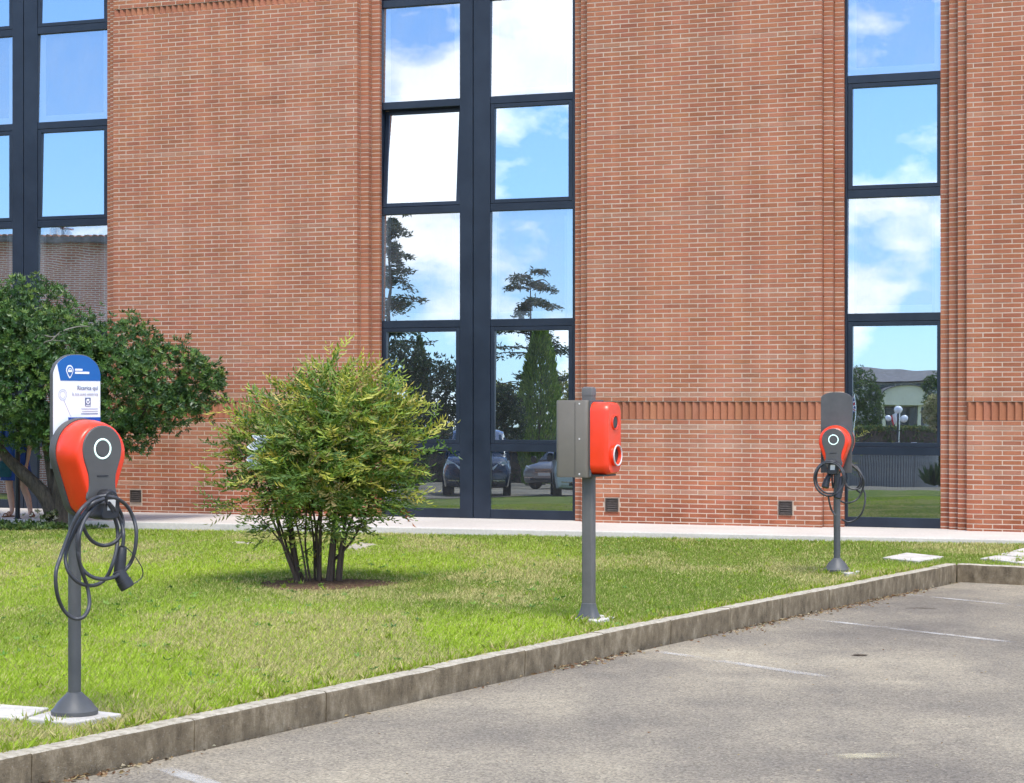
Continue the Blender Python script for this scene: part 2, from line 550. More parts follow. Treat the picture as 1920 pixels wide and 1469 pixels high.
def spline(pts, n=8, closed=False):
    """Catmull-Rom through pts"""
    P = [Vector(p) for p in pts]
    res = []
    L = len(P)
    for i in range(L if closed else L - 1):
        p0 = P[(i - 1) % L] if (closed or i > 0) else P[0] * 2 - P[1]
        p1, p2 = P[i], P[(i + 1) % L]
        p3 = P[(i + 2) % L] if (closed or i + 2 < L) else P[-1] * 2 - P[-2]
        for k in range(n):
            t = k / n
            res.append(0.5 * ((2 * p1) + (p2 - p0) * t + (2 * p0 - 5 * p1 + 4 * p2 - p3) * t * t + (3 * p1 - p0 - 3 * p2 + p3) * t ** 3))
    res.append(P[0] if closed else P[-1])
    return res
_lat = {}
def vnoise(x, y, seed=0):
    """smooth value noise on arrays, 0..1"""
    if seed not in _lat:
        _lat[seed] = np.random.default_rng(seed + 100).random((256, 256))
    T = _lat[seed]
    xi, yi = np.floor(x).astype(int), np.floor(y).astype(int)
    fx, fy = x - xi, y - yi
    fx, fy = fx * fx * (3 - 2 * fx), fy * fy * (3 - 2 * fy)
    g = lambda i, j: T[(xi + i) % 256, (yi + j) % 256]
    return (g(0, 0) * (1 - fx) + g(1, 0) * fx) * (1 - fy) + (g(0, 1) * (1 - fx) + g(1, 1) * fx) * fy
def fbm(x, y, seed=0, oct=3):
    s, a, n = 0, 1, 0
    for i in range(oct):
        s = s + a * vnoise(x * 2 ** i, y * 2 ** i, seed + i)
        n += a
        a *= 0.5
    return s / n
GLASS_Y = 0.33
# ------------------------------------------------------------------ ground, lawn, car park, road
def sheet(name, poly, zf, mat, label=None, step=None, tint=None):
    """a flat sheet over a ground polygon; zf gives its height"""
    me = bpy.data.meshes.new(name)
    me.from_pydata([(x, y, zf(y)) for x, y in poly], [], [tuple(range(len(poly)))])
    me.materials.append(mat)
    bm = bmesh.new()
    bm.from_mesh(me)
    bmesh.ops.triangulate(bm, faces=bm.faces)
    bmesh.ops.recalc_face_normals(bm, faces=bm.faces)
    for f in bm.faces:
        if f.normal.z < 0:
            f.normal_flip()
    bm.to_mesh(me)
    bm.free()
    if tint is not None:
        a_ = me.attributes.new('tint', 'FLOAT_COLOR', 'POINT')
        a_.data.foreach_set('color', [c for t_ in tint for c in (t_, t_, t_, 1)])
    o = link(name, me)
    tag(o, label, None, None, 'structure')
    return o

# kerb: front top edge traced on the ground
KP = []
for px, py in ((0, 1424.6), (612, 1296.5), (1133, 1188), (1500, 1115.5), (1794, 1058)):
    Y = F * (CAMZ - 0.2 - 0.02) / (py - HOR - F * KL)
    KP.append(Vector(((px - 960) / F * Y, Y, 0)))
d0 = (KP[1] - KP[0]).normalized()
KPX = [KP[0] - d0 * ((KP[0].y - 8.0) / d0.y)] + KP      # kerb line from Y = 8 to the corner
K_BACK = KPX[0] - d0 * 60
CORNER = KP[-1]
END_D = Vector((0.72, -0.69 * Q, 0)).normalized()
END = CORNER + END_D * 6.0
def kerb_x(Y):
    pts = [K_BACK] + KPX
    for a_, b_ in zip(pts, pts[1:]):
        if Y <= b_.y:
            t_ = (Y - a_.y) / (b_.y - a_.y)
            return a_.x + (b_.x - a_.x) * t_
    return CORNER.x
# pavement in front of the facade
PV = [Vector((-4.69, 32.5 * Q, 0)), Vector((3.70, 29.45 * Q, 0))]
pvd = (PV[1] - PV[0]).normalized()
PV_L = PV[0] - pvd * 14
PV_R = PV[1] + pvd * 9
PAVE_Z = -0.125

ground = sheet('ground', [(-1500, -1500), (1500, -1500), (1500, 1500), (-1500, 1500)], lambda y: -0.62, M['ground'])
off = Vector((-d0.y, d0.x, 0)) * 0.10
poly = [(p.x + off.x, p.y + off.y) for p in KPX] + [(CORNER.x + 0.12, CORNER.y + 0.14), (END.x + 0.1, END.y + 0.12), (PV_R.x + 3, END.y + 0.1), (PV_R.x, PV_R.y), (-10.0, PV_L.y + (-10.0 - PV_L.x) * pvd.y / pvd.x), (-10, 8)]
lawn = sheet('lawn', poly, lambda y: 0.2 - KL * y, M['lawn'])
lawn_far = sheet('lawn', [(-10, 8), (KPX[0].x + off.x, 8), (-10.0 + 0.4, 8 + (-10.0 - KPX[0].x) * d0.y / d0.x), (-10, 8 + (-10.0 - KPX[0].x) * d0.y / d0.x)], lambda y: 0.2 - KL * 8, M['lawn'])
# the lawn dips a little towards the service road on the far side
gx = [-130, -90, -70, -55, -45, -36, -30, -24, -20, -17, -15, -14, -13, -12, -11, -10]
gy = [-120, -90, -70, -50, -40, -30, -20, -10, 0, 8, 14, 20, 26, 32, 40]
gv = [(x, y, lawn_z(y) - drop(x)) for y in gy for x in gx]
gf = [(j * 16 + i, j * 16 + i + 1, (j + 1) * 16 + i + 1, (j + 1) * 16 + i) for j in range(len(gy) - 1) for i in range(15)]
lawn_dip = np_mesh('lawn', np.array(gv), np.array(gf), M['lawn'])
tag(lawn_dip, None, None, None, 'structure')
poly = [(p.x - off.x * 0.5, p.y) for p in KPX] + [(END.x, END.y), (40, END.y), (40, 8)]
carpark = sheet('car_park', poly, lambda y: 0.10 - KA * y, M['asphalt'])
carpark_far = sheet('car_park', [(KPX[0].x - off.x * 0.5, 8), (40, 8), (40, -60), (K_BACK.x, K_BACK.y)], lambda y: 0.10 - KA * 8, M['asphalt'])

# pavement slab with a real front face
mb = MB()
cz = PAVE_Z
w0, w1 = to_world(Vector((-14.5, 0.4, 0))), to_world(Vector((13.5, 0.4, 0)))
ring = [(PV_L.x, PV_L.y), (PV_R.x, PV_R.y), (w1.x, w1.y), (w0.x, w0.y)]
mb.loft([[(x, y, cz - 0.3) for x, y in ring], [(x, y, cz) for x, y in ring]])
pave = mb.build('pavement', M['paving'], bevel=0.015)
tag(pave, None, None, None, 'structure')

# kerb stones, each a piece of the kerb
kerb = empty('kerb', (0, 0, 0))
tag(kerb, None, None, None, 'structure')
def on_kerb(px):
    """point of the kerb's front edge at a photo column"""
    k_ = (px - 960) / F
    for a_, b_ in zip(KPX, KPX[1:]):
        den = (b_.x - a_.x) - k_ * (b_.y - a_.y)
        t_ = (k_ * a_.y - a_.x) / den
        if 0 <= t_ <= 1:
            return a_ + (b_ - a_) * t_
    return KPX[-1]
JX = [60, 365, 612, 818, 985, 1133, 1259, 1370, 1467, 1555, 1629, 1698, 1762, 1794]
JP = [on_kerb(x) for x in JX[:-1]] + [CORNER.copy()]
JP = [JP[0] - d0 * 3.0, JP[0] - d0 * 2.0, JP[0] - d0 * 1.0] + JP
KW = 0.125
def kerb_stone(a_, b_, rnd, w=KW):
    dv = (b_ - a_)
    L = dv.length
    dv.normalize()
    a_ = a_ + dv * 0.004
    b_ = b_ - dv * 0.004
    nv = Vector((-dv.y, dv.x, 0))
    prof = [(0.012, -0.35), (0.0, -0.02), (0.004, -0.006), (0.016, 0.0), (w - 0.015, 0.0), (w, -0.012), (w, -0.35)]
    n_ = 7
    rings = []
    for i in range(n_ + 1):
        p = a_ + (b_ - a_) * (i / n_)
        zt = (0.2 - KL * p.y) + 0.022 + rnd[0]
        jx = 0.002 * math.sin(i * 2.3 + rnd[1] * 900)
        rings.append([(p.x + nv.x * (q + jx * (h > -0.1) + rnd[1]), p.y + nv.y * (q + jx * (h > -0.1) + rnd[1]), zt + h + (jx * 0.7 if h > -0.1 else 0)) for q, h in prof])
    mb_ = MB()
    mb_.loft(rings)
    return mb_.build('kerb_stone', M['kerb'], kerb, smooth=35)
for a_, b_ in zip(JP, JP[1:]):
    kerb_stone(a_, b_, (random.uniform(-0.004, 0.004), random.uniform(-0.004, 0.004)))
e = CORNER + END_D * 0.0
for i in range(5):
    kerb_stone(e + END_D * 0.0, e + END_D * 1.1, (0.0, -0.0))
    e = e + END_D * 1.1

# ------------------------------------------------------------------ the brick building
bld = empty('brick_building', WO, -TH)
tag(bld, 'red brick building with tall dark framed mirror windows', 'building')
BW, JW, CH = 0.2388, 0.012, 0.065
SZ0, SZ1, SZ2, SZ3, ZTOP = 1.335, 1.590, 7.570, 7.690, 9.3
STEP = 0.128
bays = []          # (left main edge, right main edge, steps left, steps right)
cL, cR = u_at(670), u_at(1100)
lR = u_at(212)
bays.append((lR - (cR - cL), lR, 2, 2))
bays.append((cL, cR, 2, 2))
bays.append((u_at(1541), u_at(1812), 2, 3))
U0, U1 = -12.6, 10.8
piers = [(U0, bays[0][0]), (bays[0][1], bays[1][0]), (bays[1][1], bays[2][0]), (bays[2][1], U1)]

def shades(n, z, pale):
    r = RNG.random((n, 1))
    c = np.array([0.402, 0.154, 0.084]) * (0.94 + 0.12 * r)
    c[:, 1] *= 0.96 + 0.09 * RNG.random(n)
    c[:, 2] *= 0.94 + 0.13 * RNG.random(n)
    dk = RNG.random(n) < 0.06
    c[dk] *= 0.86
    low = np.clip((1.4 - z) / 1.4, 0, 1)[:, None]
    c = c * (1 - 0.06 * low) * (1 - low * np.array([0.0, 0.12, 0.17]))
    p = pale[:, None] * (0.55 + 0.45 * RNG.random((n, 1)))
    return c * (1 - p) + np.array([0.46, 0.29, 0.20]) * p
rows = []
k = 1
while SZ0 - k * CH > -0.26:
    rows.append((SZ0 - k * CH + JW / 2, SZ0 - (k - 1) * CH - JW / 2, -k))
    k += 1
k = 0
while SZ1 + (k + 1) * CH < SZ2 + 0.001:
    rows.append((SZ1 + k * CH + JW / 2, SZ1 + (k + 1) * CH - JW / 2, k))
    k += 1
while SZ3 + (k - 92 + 1) * CH < ZTOP:
    rows.append((SZ3 + (k - 92) * CH + JW / 2, SZ3 + (k - 92 + 1) * CH - JW / 2, k))
    k += 1
rows_step = list(rows)
for z0_, z1_, n_ in ((SZ0, SZ1, 4), (SZ2, SZ3, 2)):
    for j_ in range(n_):
        h_ = (z1_ - z0_) / n_
        rows_step.append((z0_ + j_ * h_ + JW / 2, z0_ + (j_ + 1) * h_ - JW / 2, 500 + j_))
PALE = {1: 0.6, -2: 0.75, -6: 0.5, -11: 0.45, -16: 0.55, 9: 0.35, 23: 0.3, 40: 0.3, 58: 0.35, 77: 0.3}
strips = []        # u0, u1, plane y
for (a_, b_) in piers:
    strips.append((a_, b_, 0.0, True))
BAYF = []
for (a_, b_, nl, nr) in bays:
    dl = 0.12
    for i in range(nl):
        strips.append((a_ + STEP * i, a_ + STEP * (i + 1), dl * (i + 1), False))
    dr = 0.12 if nr == 2 else 0.10
    for i in range(nr):
        strips.append((b_ - STEP * (i + 1), b_ - STEP * i, dr * (i + 1), False))
    BAYF.append((a_ + STEP * nl - 0.004, b_ - STEP * nr + 0.004))
B = []             # u0,u1,y,z0,z1,pale
PITCH = BW + JW
vent_spots = []
for px, py in ((255, 930.5), (1147.5, 947), (1473, 953)):
    vent_spots.append((u_at(px), z_at(px, py)))
for (a_, b_, yp, main) in strips:
    for (z0, z1, k) in (rows if main else rows_step):
        pl = PALE.get(k, 0.0)
        if not main:
            # a quoin strip: one header a course, its joint hidden in the corner
            B.append((a_ + 0.001, b_ - 0.001, yp, z0, z1, pl))
            continue
        o_ = (k % 2) * PITCH / 2
        i0 = math.floor((a_ - o_) / PITCH)
        u = i0 * PITCH + o_
        while u < b_:
            q0, q1 = max(u + JW / 2, a_ + 0.002), min(u + PITCH - JW / 2, b_ - 0.002)
            if q1 - q0 > 0.03:
                hit = False
                for (vu, vz) in vent_spots:
                    if vu - 0.105 < q1 and vu + 0.105 > q0 and vz - 0.10 < z1 and vz + 0.10 > z0:
                        hit = True
                        if vu - 0.105 - q0 > 0.03:
                            B.append((q0, vu - 0.112, yp, z0, z1, pl))
                        if q1 - vu - 0.105 > 0.03:
                            B.append((vu + 0.112, q1, yp, z0, z1, pl))
                if not hit:
                    B.append((q0, q1, yp, z0, z1, pl))
            u += PITCH
B = np.array(B)
TINT = shades(len(B), B[:, 3], B[:, 5])
DEP = RNG.uniform(-0.0015, 0.0015, len(B))

def brick_verts(L, H, c=0.002, d=0.115):
    return np.array([(c, 0, c), (L - c, 0, c), (L - c, 0, H - c), (c, 0, H - c),
                     (0, c * 0.8, 0), (L, c * 0.8, 0), (L, c * 0.8, H), (0, c * 0.8, H),
                     (0, d, 0), (L, d, 0), (L, d, H), (0, d, H)])
BF = np.array([(0, 1, 2, 3), (4, 5, 1, 0), (5, 6, 2, 1), (6, 7, 3, 2), (7, 4, 0, 3), (8, 9, 5, 4), (9, 10, 6, 5), (10, 11, 7, 6), (11, 8, 4, 7)])
# the 300 bricks that show largest stand as pieces of their own
wy = WO.y + UX.y * (B[:, 0] + B[:, 1]) / 2 + UY.y * B[:, 2]
wx = UX.x * (B[:, 0] + B[:, 1]) / 2 + UY.x * B[:, 2]
bpx = 960 + F * wx / wy
bpy_ = HOR - F * ((B[:, 3] + B[:, 4]) / 2 - CAMZ) / wy
size = (B[:, 1] - B[:, 0]) / wy / wy
size[(bpx < 20) | (bpx > 1905) | (bpy_ < 12) | (bpy_ > 985) | (B[:, 2] > 0.01)] = 0
single = np.zeros(len(B), bool)
single[np.argsort(-size)[:300]] = True

# mortar bed behind the bricks: a wall body for each pier and step
wall = MB()
for (a_, b_, yp, main) in strips:
    rec = 0.0018
    if main:
        for z0, z1, ex in ((-0.3, SZ0, 0.0), (SZ0, SZ1, 0.07), (SZ1, SZ2, 0.0), (SZ2, SZ3, 0.06), (SZ3, ZTOP, 0.0)):
            wall.box(a_ + 0.004, b_ - 0.004, yp + rec + ex, 0.60, z0, z1)
    else:
        wall.box(a_ + 0.0035, b_ - 0.0035, yp + rec, 0.58, -0.3, ZTOP - 0.01)
wall_o = wall.build('wall', M['mortar'], bld)
wall_o['label'] = 'pale mortar joints of the brick wall'

sel = np.where(~single)[0]
tmpl = np.zeros((len(sel), 12, 3))
L_ = B[sel, 1] - B[sel, 0]
H_ = B[sel, 4] - B[sel, 3]
t0_ = brick_verts(1.0, 1.0, 0.0)
c_ = 0.002
base_v = t0_[None, :, :] * np.stack([L_, np.ones_like(L_), H_], -1)[:, None, :]
base_v[:, 0:4, 1] = 0
base_v[:, 4:8, 1] = c_ * 0.8
base_v[:, 8:12, 1] = 0.115
sgx = np.array([1, -1, -1, 1]) * c_
sgz = np.array([1, 1, -1, -1]) * c_
base_v[:, 0:4, 0] += sgx
base_v[:, 0:4, 2] += sgz
base_v += np.stack([B[sel, 0], B[sel, 2] + DEP[sel], B[sel, 3]], -1)[:, None, :]
V = base_v.reshape(-1, 3)
Fc = (BF[None] + 12 * np.arange(len(sel))[:, None, None]).reshape(-1, 4)
bricks = np_mesh('bricks', V, Fc, M['brick'], wall_o, np.repeat(TINT[sel], 12, axis=0))
bricks['kind'] = 'stuff'
share = {}
for i in np.where(single)[0]:
    L1 = round(float(B[i, 1] - B[i, 0]), 3)
    H1 = round(float(B[i, 4] - B[i, 3]), 3)
    key = (L1, H1, random.randrange(18) if B[i, 5] == 0 else 100 + int(B[i, 5] * 20) * 4 + random.randrange(3))
    if key not in share:
        me = bpy.data.meshes.new('brick')
        me.from_pydata(brick_verts(L1, H1).tolist(), [], BF.tolist())
        me.materials.append(M['brick'])
        a_ = me.attributes.new('tint', 'FLOAT_COLOR', 'POINT')
        a_.data.foreach_set('color', list(np.append(TINT[i], 1.0)) * 12)
        me.update()
        share[key] = me
    o = link('brick', share[key], wall_o)
    o.location = (B[i, 0], B[i, 2] + DEP[i], B[i, 3])

# soldier courses: bricks on end, each turned a little so the row is saw-toothed
def soldier_mesh(h):
    c, s_ = math.cos(R(27)), math.sin(R(27))
    pts = [(-0.048, -0.032), (0.048, -0.032), (0.048, 0.032), (-0.048, 0.032)]
    ring = [(x * c - y * s_, x * s_ + y * c) for x, y in pts]
    mb_ = MB()
    mb_.loft([[(x, y, 0.0) for x, y in ring], [(x, y, h) for x, y in ring]])
    return mb_
sol = {}
count = 0
extra = []
for (z0, z1) in ((SZ0, SZ1), (SZ2, SZ3)):
    h = z1 - z0 - 0.012
    for (a_, b_) in piers:
        n = int((b_ - a_) / 0.1005)
        for i in range(n):
            u = a_ + 0.055 + i * (b_ - a_ - 0.11) / max(1, n - 1)
            Yw = WO.y + UX.y * u
            px = 960 + F * (UX.x * u) / Yw
            yy = HOR - F * (z1 - CAMZ) / Yw
            vis = -5 < px < 1925 and yy > -12 and not (z0 > 5 and px > 520)
            if z0 < 5 and 400 < px < 705:
                vis = False     # behind the shrub
            if vis and count < 300:
                key = (z0, random.randrange(10))
                if key not in sol:
                    q = soldier_mesh(h)
                    o = q.build('soldier_brick', M['brick'], wall_o)
                    a2 = o.data.attributes.new('tint', 'FLOAT_COLOR', 'POINT')
                    t_ = shades(1, np.array([1.3]), np.array([0.12]))[0] * np.array([0.98, 0.98, 0.95])
                    a2.data.foreach_set('color', [*t_, 1.0] * 8)
                    sol[key] = o.data
                else:
                    o = link('soldier_brick', sol[key], wall_o)
                o.location = (u, 0.046, z0 + 0.006)
                count += 1
            else:
                extra.append((u, z0 + 0.006, h))
q = MB()
for (u, z0, h) in extra:
    s1 = soldier_mesh(h)
    q.add([(x + u, y + 0.046, z + z0) for x, y, z in s1.v], s1.f)
o = q.build('soldier_bricks', M['brick'], wall_o)
a2 = o.data.attributes.new('tint', 'FLOAT_COLOR', 'POINT')
a2.data.foreach_set('color', np.repeat(np.hstack([shades(len(extra), np.full(len(extra), 1.3), np.full(len(extra), 0.1)), np.ones((len(extra), 1))]), 8, axis=0).ravel())
o['kind'] = 'stuff'

# body of the house behind the facade
mb = MB()
mb.box(U0, U1, 0.62, 9.0, ZTOP - 0.3, ZTOP + 0.05)
mb.build('roof', M['paving'], bld)
mb = MB()
mb.box(U0, U0 + 0.2, 0.6, 9.0, -0.3, ZTOP - 0.31)
mb.box(U1 - 0.2, U1, 0.6, 9.0, -0.3, ZTOP - 0.31)
mb.box(U0 + 0.2, U1 - 0.2, 8.8, 9.0, -0.3, ZTOP - 0.31)
mb.build('rear_wall', M['mortar'], bld)

# windows
TZ = [-0.09, 0.915, 2.74, 4.43, 6.0, 7.52, 9.15]
FY = 0.31
def window(bay, cols, mull, label):
    """cols: list of (u0,u1) of the glass columns; mull: list of (u0,u1) upright members"""
    f0, f1 = bay
    fr = MB()
    for (a_, b_) in mull:
        fr.box(a_, b_, FY, FY + 0.14, -0.124, ZTOP - 0.02)
    w_ = fr.build('window', M['frame'], bld, bevel=0.006)
    w_['label'] = label
    box = MB()
    box.add([(f0, 0.47, -0.12), (f1, 0.47, -0.12), (f1, 0.47, ZTOP), (f0, 0.47, ZTOP), (f0, 2.2, -0.12), (f1, 2.2, -0.12), (f1, 2.2, ZTOP), (f0, 2.2, ZTOP)],
            [(4, 5, 6, 7), (0, 1, 5, 4), (3, 2, 6, 7), (0, 4, 7, 3), (1, 5, 6, 2)])
    box.build('interior', M['interior'], w_)
    for ci, (a_, b_) in enumerate(cols):
        for r_ in range(6):
            z0, z1 = TZ[r_], TZ[r_ + 1]
            hb = 0.055
            # transom above this row, bottom rail under the first
            t_ = MB()
            t_.box(a_, b_, FY + 0.006, FY + 0.12, z1 - hb, z1 + hb)
            t_.build('transom', M['frame'], w_, bevel=0.005)
            if r_ == 0:
                t_ = MB()
                t_.box(a_, b_, FY + 0.006, FY + 0.12, -0.123, 0.012)
                t_.build('bottom_rail', M['frame'], w_, bevel=0.005)
                z0 = 0.012 - hb
            p0, p1 = z0 + hb, z1 - hb
            sash = r_ in (1, 3, 5)
            gy = GLASS_Y + 0.0
            tilt = -TILT
            in_ = 0.0
            opened = (label.startswith('middle') and ci == 0 and r_ == 3)
            piv = Vector(((a_ + b_) / 2, gy, p0))
            if sash:
                in_ = 0.062
                s_ = MB()
                x0, x1, h = -(b_ - a_) / 2 + 0.004, (b_ - a_) / 2 - 0.004, p1 - p0
                s_.box(x0, x0 + in_, -0.012, 0.05, 0.004, h - 0.004)
                s_.box(x1 - in_, x1, -0.012, 0.05, 0.004, h - 0.004)
                s_.box(x0 + in_, x1 - in_, -0.0115, 0.05, 0.004, in_)
                s_.box(x0 + in_, x1 - in_, -0.0115, 0.05, h - in_, h - 0.004)
                so = s_.build('sash', M['frame'], w_, bevel=0.004)
                so.location = piv
                if opened:
                    so.rotation_euler = (R(-5.2), 0, 0)
            hw = (b_ - a_) / 2 - in_
            h0, h1 = in_, p1 - p0 - in_
            me = bpy.data.meshes.new('pane')
            me.from_pydata([(-hw, 0, h0), (hw, 0, h0), (hw, 0, h1), (-hw, 0, h1)], [], [(0, 1, 2, 3)])
            me.materials.append(M['glass'] if sash else (M['glass_fixed'] if r_ in (2, 4) else M['glass_wavy']))
            po = link('pane', me, w_)
            po.location = piv + Vector((0, 0.006, 0))
            po.rotation_euler = (R(-5.2) if opened else tilt, 0, 0)
            if opened:
                po.rotation_euler = (R(-5.2), 0, 0)
            if r_ in (2, 4):
                x0, x1 = a_ + 0.01, b_ - 0.01
                bd = MB()
                bw_ = 0.10
                bd.box(x0, x0 + bw_, gy + 0.05, gy + 0.055, p0, p1)
                bd.box(x1 - bw_, x1, gy + 0.05, gy + 0.055, p0, p1)
                bd.box(x0 + bw_, x1 - bw_, gy + 0.05, gy + 0.055, p0, p0 + 0.11)
                bd.build('blind', M['blind'], w_)
                if r_ == 2:
                    for q_ in (x0 + 0.075, x1 - 0.13):
                        rl = MB()
                        rl.box(q_, q_ + 0.035, gy + 0.035, gy + 0.048, p0, p1 - 0.10)
                        rl.build('blind_rail', M['rail'], w_)
    return w_
c_px = lambda x: u_at(x, FY)
f0, f1 = BAYF[1]
m1, m2, m3 = c_px(862), c_px(887), c_px(919)
window(BAYF[1], [(c_px(716), m1), (m3, c_px(1073.5))],
       [(f0, c_px(716)), (m1, m2 - 0.006), (m2 + 0.006, m3), (c_px(1073.5), f1)], 'middle window bay reflecting vans, cypress and clouds, one sash tilted open')
f0, f1 = BAYF[0]
m1, m2, m3 = c_px(23), c_px(44), c_px(70)
window(BAYF[0], [(f0 + 0.06, m1), (m3, c_px(201))],
       [(f0, f0 + 0.06), (m1, m2 - 0.006), (m2 + 0.006, m3), (c_px(201), f1)], 'window bay behind the clipped tree, reflecting a brick house')
f0, f1 = BAYF[2]
window(BAYF[2], [(c_px(1589), c_px(1766))], [(f0, c_px(1589)), (c_px(1766), f1)], 'single window bay beside the far charging post')

# air bricks low in the wall
for i, (vu, vz) in enumerate(vent_spots):
    fr = MB()
    s_ = 0.095
    fr.box(vu - s_, vu + s_, -0.006, 0.002, vz - s_, vz + s_)
    for (x0, x1, z0, z1) in ((-s_, -s_ + 0.018, -s_, s_), (s_ - 0.018, s_, -s_, s_), (-s_ + 0.018, s_ - 0.018, -s_, -s_ + 0.018), (-s_ + 0.018, s_ - 0.018, s_ - 0.018, s_)):
        fr.box(vu + x0, vu + x1, -0.022, -0.006, vz + z0, vz + z1)
    v_ = fr.build('vent_grille', M['vent'], bld, bevel=0.002)
    for j in range(5):
        z = vz - 0.064 + j * 0.031
        sl = MB()
        x0, x1 = vu - 0.075, vu + 0.075
        sl.add([(x0, -0.020, z - 0.010), (x1, -0.020, z - 0.010), (x1, -0.009, z + 0.012), (x0, -0.009, z + 0.012), (x0, -0.017, z - 0.012), (x1, -0.017, z - 0.012), (x1, -0.0065, z + 0.010), (x0, -0.0065, z + 0.010)],
               [(0, 1, 2, 3), (7, 6, 5, 4), (0, 4, 5, 1), (3, 2, 6, 7), (0, 3, 7, 4), (1, 5, 6, 2)])
        sl.build('slat', M['vent'], v_)
# ------------------------------------------------------------------ painted lines and a pale patch on the asphalt
def strip_sheet(name, p0, p1, w, mat, lift, label, n=14, fade=0.25, jag=0.12, skew=None):
    """a flat strip from p0 to p1 on the asphalt; its edge columns fade"""
    d = (p1 - p0)
    d.z = 0
    L = d.length
    d.normalize()
    nv = Vector((-d.y, d.x, 0))
    Vv, Fv, T = [], [], []
    cols = (-1, -0.55, 0.55, 1)
    for i in range(n + 1):
        p = p0 + d * (L * i / n)
        fe = min(1.0, min(i, (n - i)) / (n * fade)) if fade else 1.0
        for c in cols:
            q = p + nv * (c * w / 2 * (1 + random.uniform(-jag, jag)))
            Vv.append((q.x, q.y, 0.10 - KA * q.y + lift))
            T.append((fe if abs(c) < 0.9 else 0.0,) * 3)
    for i in range(n):
        for j in range(3):
            a_ = i * 4 + j
            Fv.append((a_, a_ + 4, a_ + 5, a_ + 1))
    o = np_mesh(name, np.array(Vv), np.array(Fv), mat, None, np.array(T))
    tag(o, label, None, None, 'structure')
    return o
LS = [((300, 1440), (480, 1500), 'worn white bay line nearest the camera'),
      ((1222, 1221), (1560, 1272), 'worn white bay line beside the middle charging post'),
      ((1488, 1158), (1905, 1206), 'worn white bay line between the middle and far posts'),
      ((1672, 1113), (1960, 1141), 'worn white bay line near the kerb corner')]
for a_, b_, lb in LS:
    strip_sheet('parking_line', on_park(*a_), on_park(*b_), 0.115, M['line_paint'], 0.004, lb, fade=0.10)
strip_sheet('pale_patch', on_park(1560, 1421), on_park(1705, 1416), 0.17, M['pale_yellow'], 0.004, 'pale yellow patch on the asphalt', n=16, fade=0.35, jag=0.3)  # pale yellow patch with fading edges

# ------------------------------------------------------------------ loose slabs in the grass
SLABS = []
def slab(px_poly, name, label, cat='paving slab', h=0.034, group=None, mat=None):
    P = [on_lawn(x, y) for x, y in px_poly]
    c = sum(P, Vector()) / len(P)
    mb_ = MB()
    mb_.loft([[(p.x, p.y, p.z - 0.08) for p in P], [(p.x, p.y, p.z + h + random.uniform(-.002, .002)) for p in P]])
    o = mb_.build(name, mat or M['slab'], bevel=0.006)
    tag(o, label, cat, group)
    SLABS.append([(p.x, p.y) for p in P])
    return o
slab([(47, 1359), (135, 1369.5), (228, 1350.5), (120, 1338)], 'paving_slab', 'pale square slab under the nearest charging post')
slab([(-60, 1352), (40, 1360), (92, 1340), (0, 1334)], 'paving_slab', 'broken pale slab left of the nearest charging post')
slab([(1078, 1168), (1122, 1174), (1152, 1165), (1100, 1158)], 'paving_slab', 'small pale slab under the middle charging post')
slab([(1552, 1074.5), (1590, 1082), (1612, 1077.5), (1575, 1071)], 'paving_slab', 'small pale slab under the far charging post')
slab([(1655, 1050), (1722, 1057.5), (1770, 1048), (1700, 1041)], 'paving_slab', 'flat pale slab in the grass near the kerb corner', h=0.028)
slab([(636, 1030), (664, 1037.5), (716, 1023), (676, 1018)], 'paving_slab', 'pale drain cover slab behind the shrub', h=0.012, mat=M['kerb'])
slab([(425, 1021), (470, 1024.5), (492, 1019.5), (440, 1016.5)], 'paving_slab', 'thin pale slab showing left behind the shrub', h=0.012, mat=M['kerb'])
# short path of slabs from the pavement to the kerb
for i, q in enumerate([[(1838, 1052), (1900, 1058.5), (1935, 1052), (1872, 1045.5)], [(1870, 1044.5), (1935, 1051), (1960, 1045), (1900, 1038.5)],
                       [(1898, 1037.5), (1960, 1044), (1985, 1037), (1925, 1031)], [(1902, 1059.5), (1990, 1068), (2010, 1060), (1938, 1053)], [(1937, 1052), (2010, 1059), (2040, 1051), (1962, 1045)]]):
    slab(q, 'path_slab', ['path slab nearest the kerb corner at the picture edge', 'second path slab back from the kerb corner', 'path slab closest to the pavement at the picture edge',
                          'path slab behind the end kerb beyond the picture edge', 'outer path slab beside the end kerb'][i], 'paving slab', group='slabs of the path to the pavement', h=0.03)

# soil ring under the shrub
SB = on_lawn(598, 1095)
n = 40
Vv = [(SB.x, SB.y, lawn_z(SB.y) + 0.035)]
for i in range(n):
    a_ = 2 * math.pi * i / n
    rr = 1 + 0.25 * math.sin(3 * a_ + 1) * 0.5 + random.uniform(-0.12, 0.12)
    x, y = SB.x + 0.05 + 0.62 * rr * math.cos(a_), SB.y - 0.1 + 0.75 * rr * math.sin(a_)
    Vv.append((x, y, lawn_z(y) + 0.006))
me = bpy.data.meshes.new('soil')
me.from_pydata(Vv, [], [(0, 1 + i, 1 + (i + 1) % n) for i in range(n)])
me.materials.append(M['soil'])
soil = link('soil', me)
tag(soil, 'bare brown soil under the shrub', None, None, 'structure')

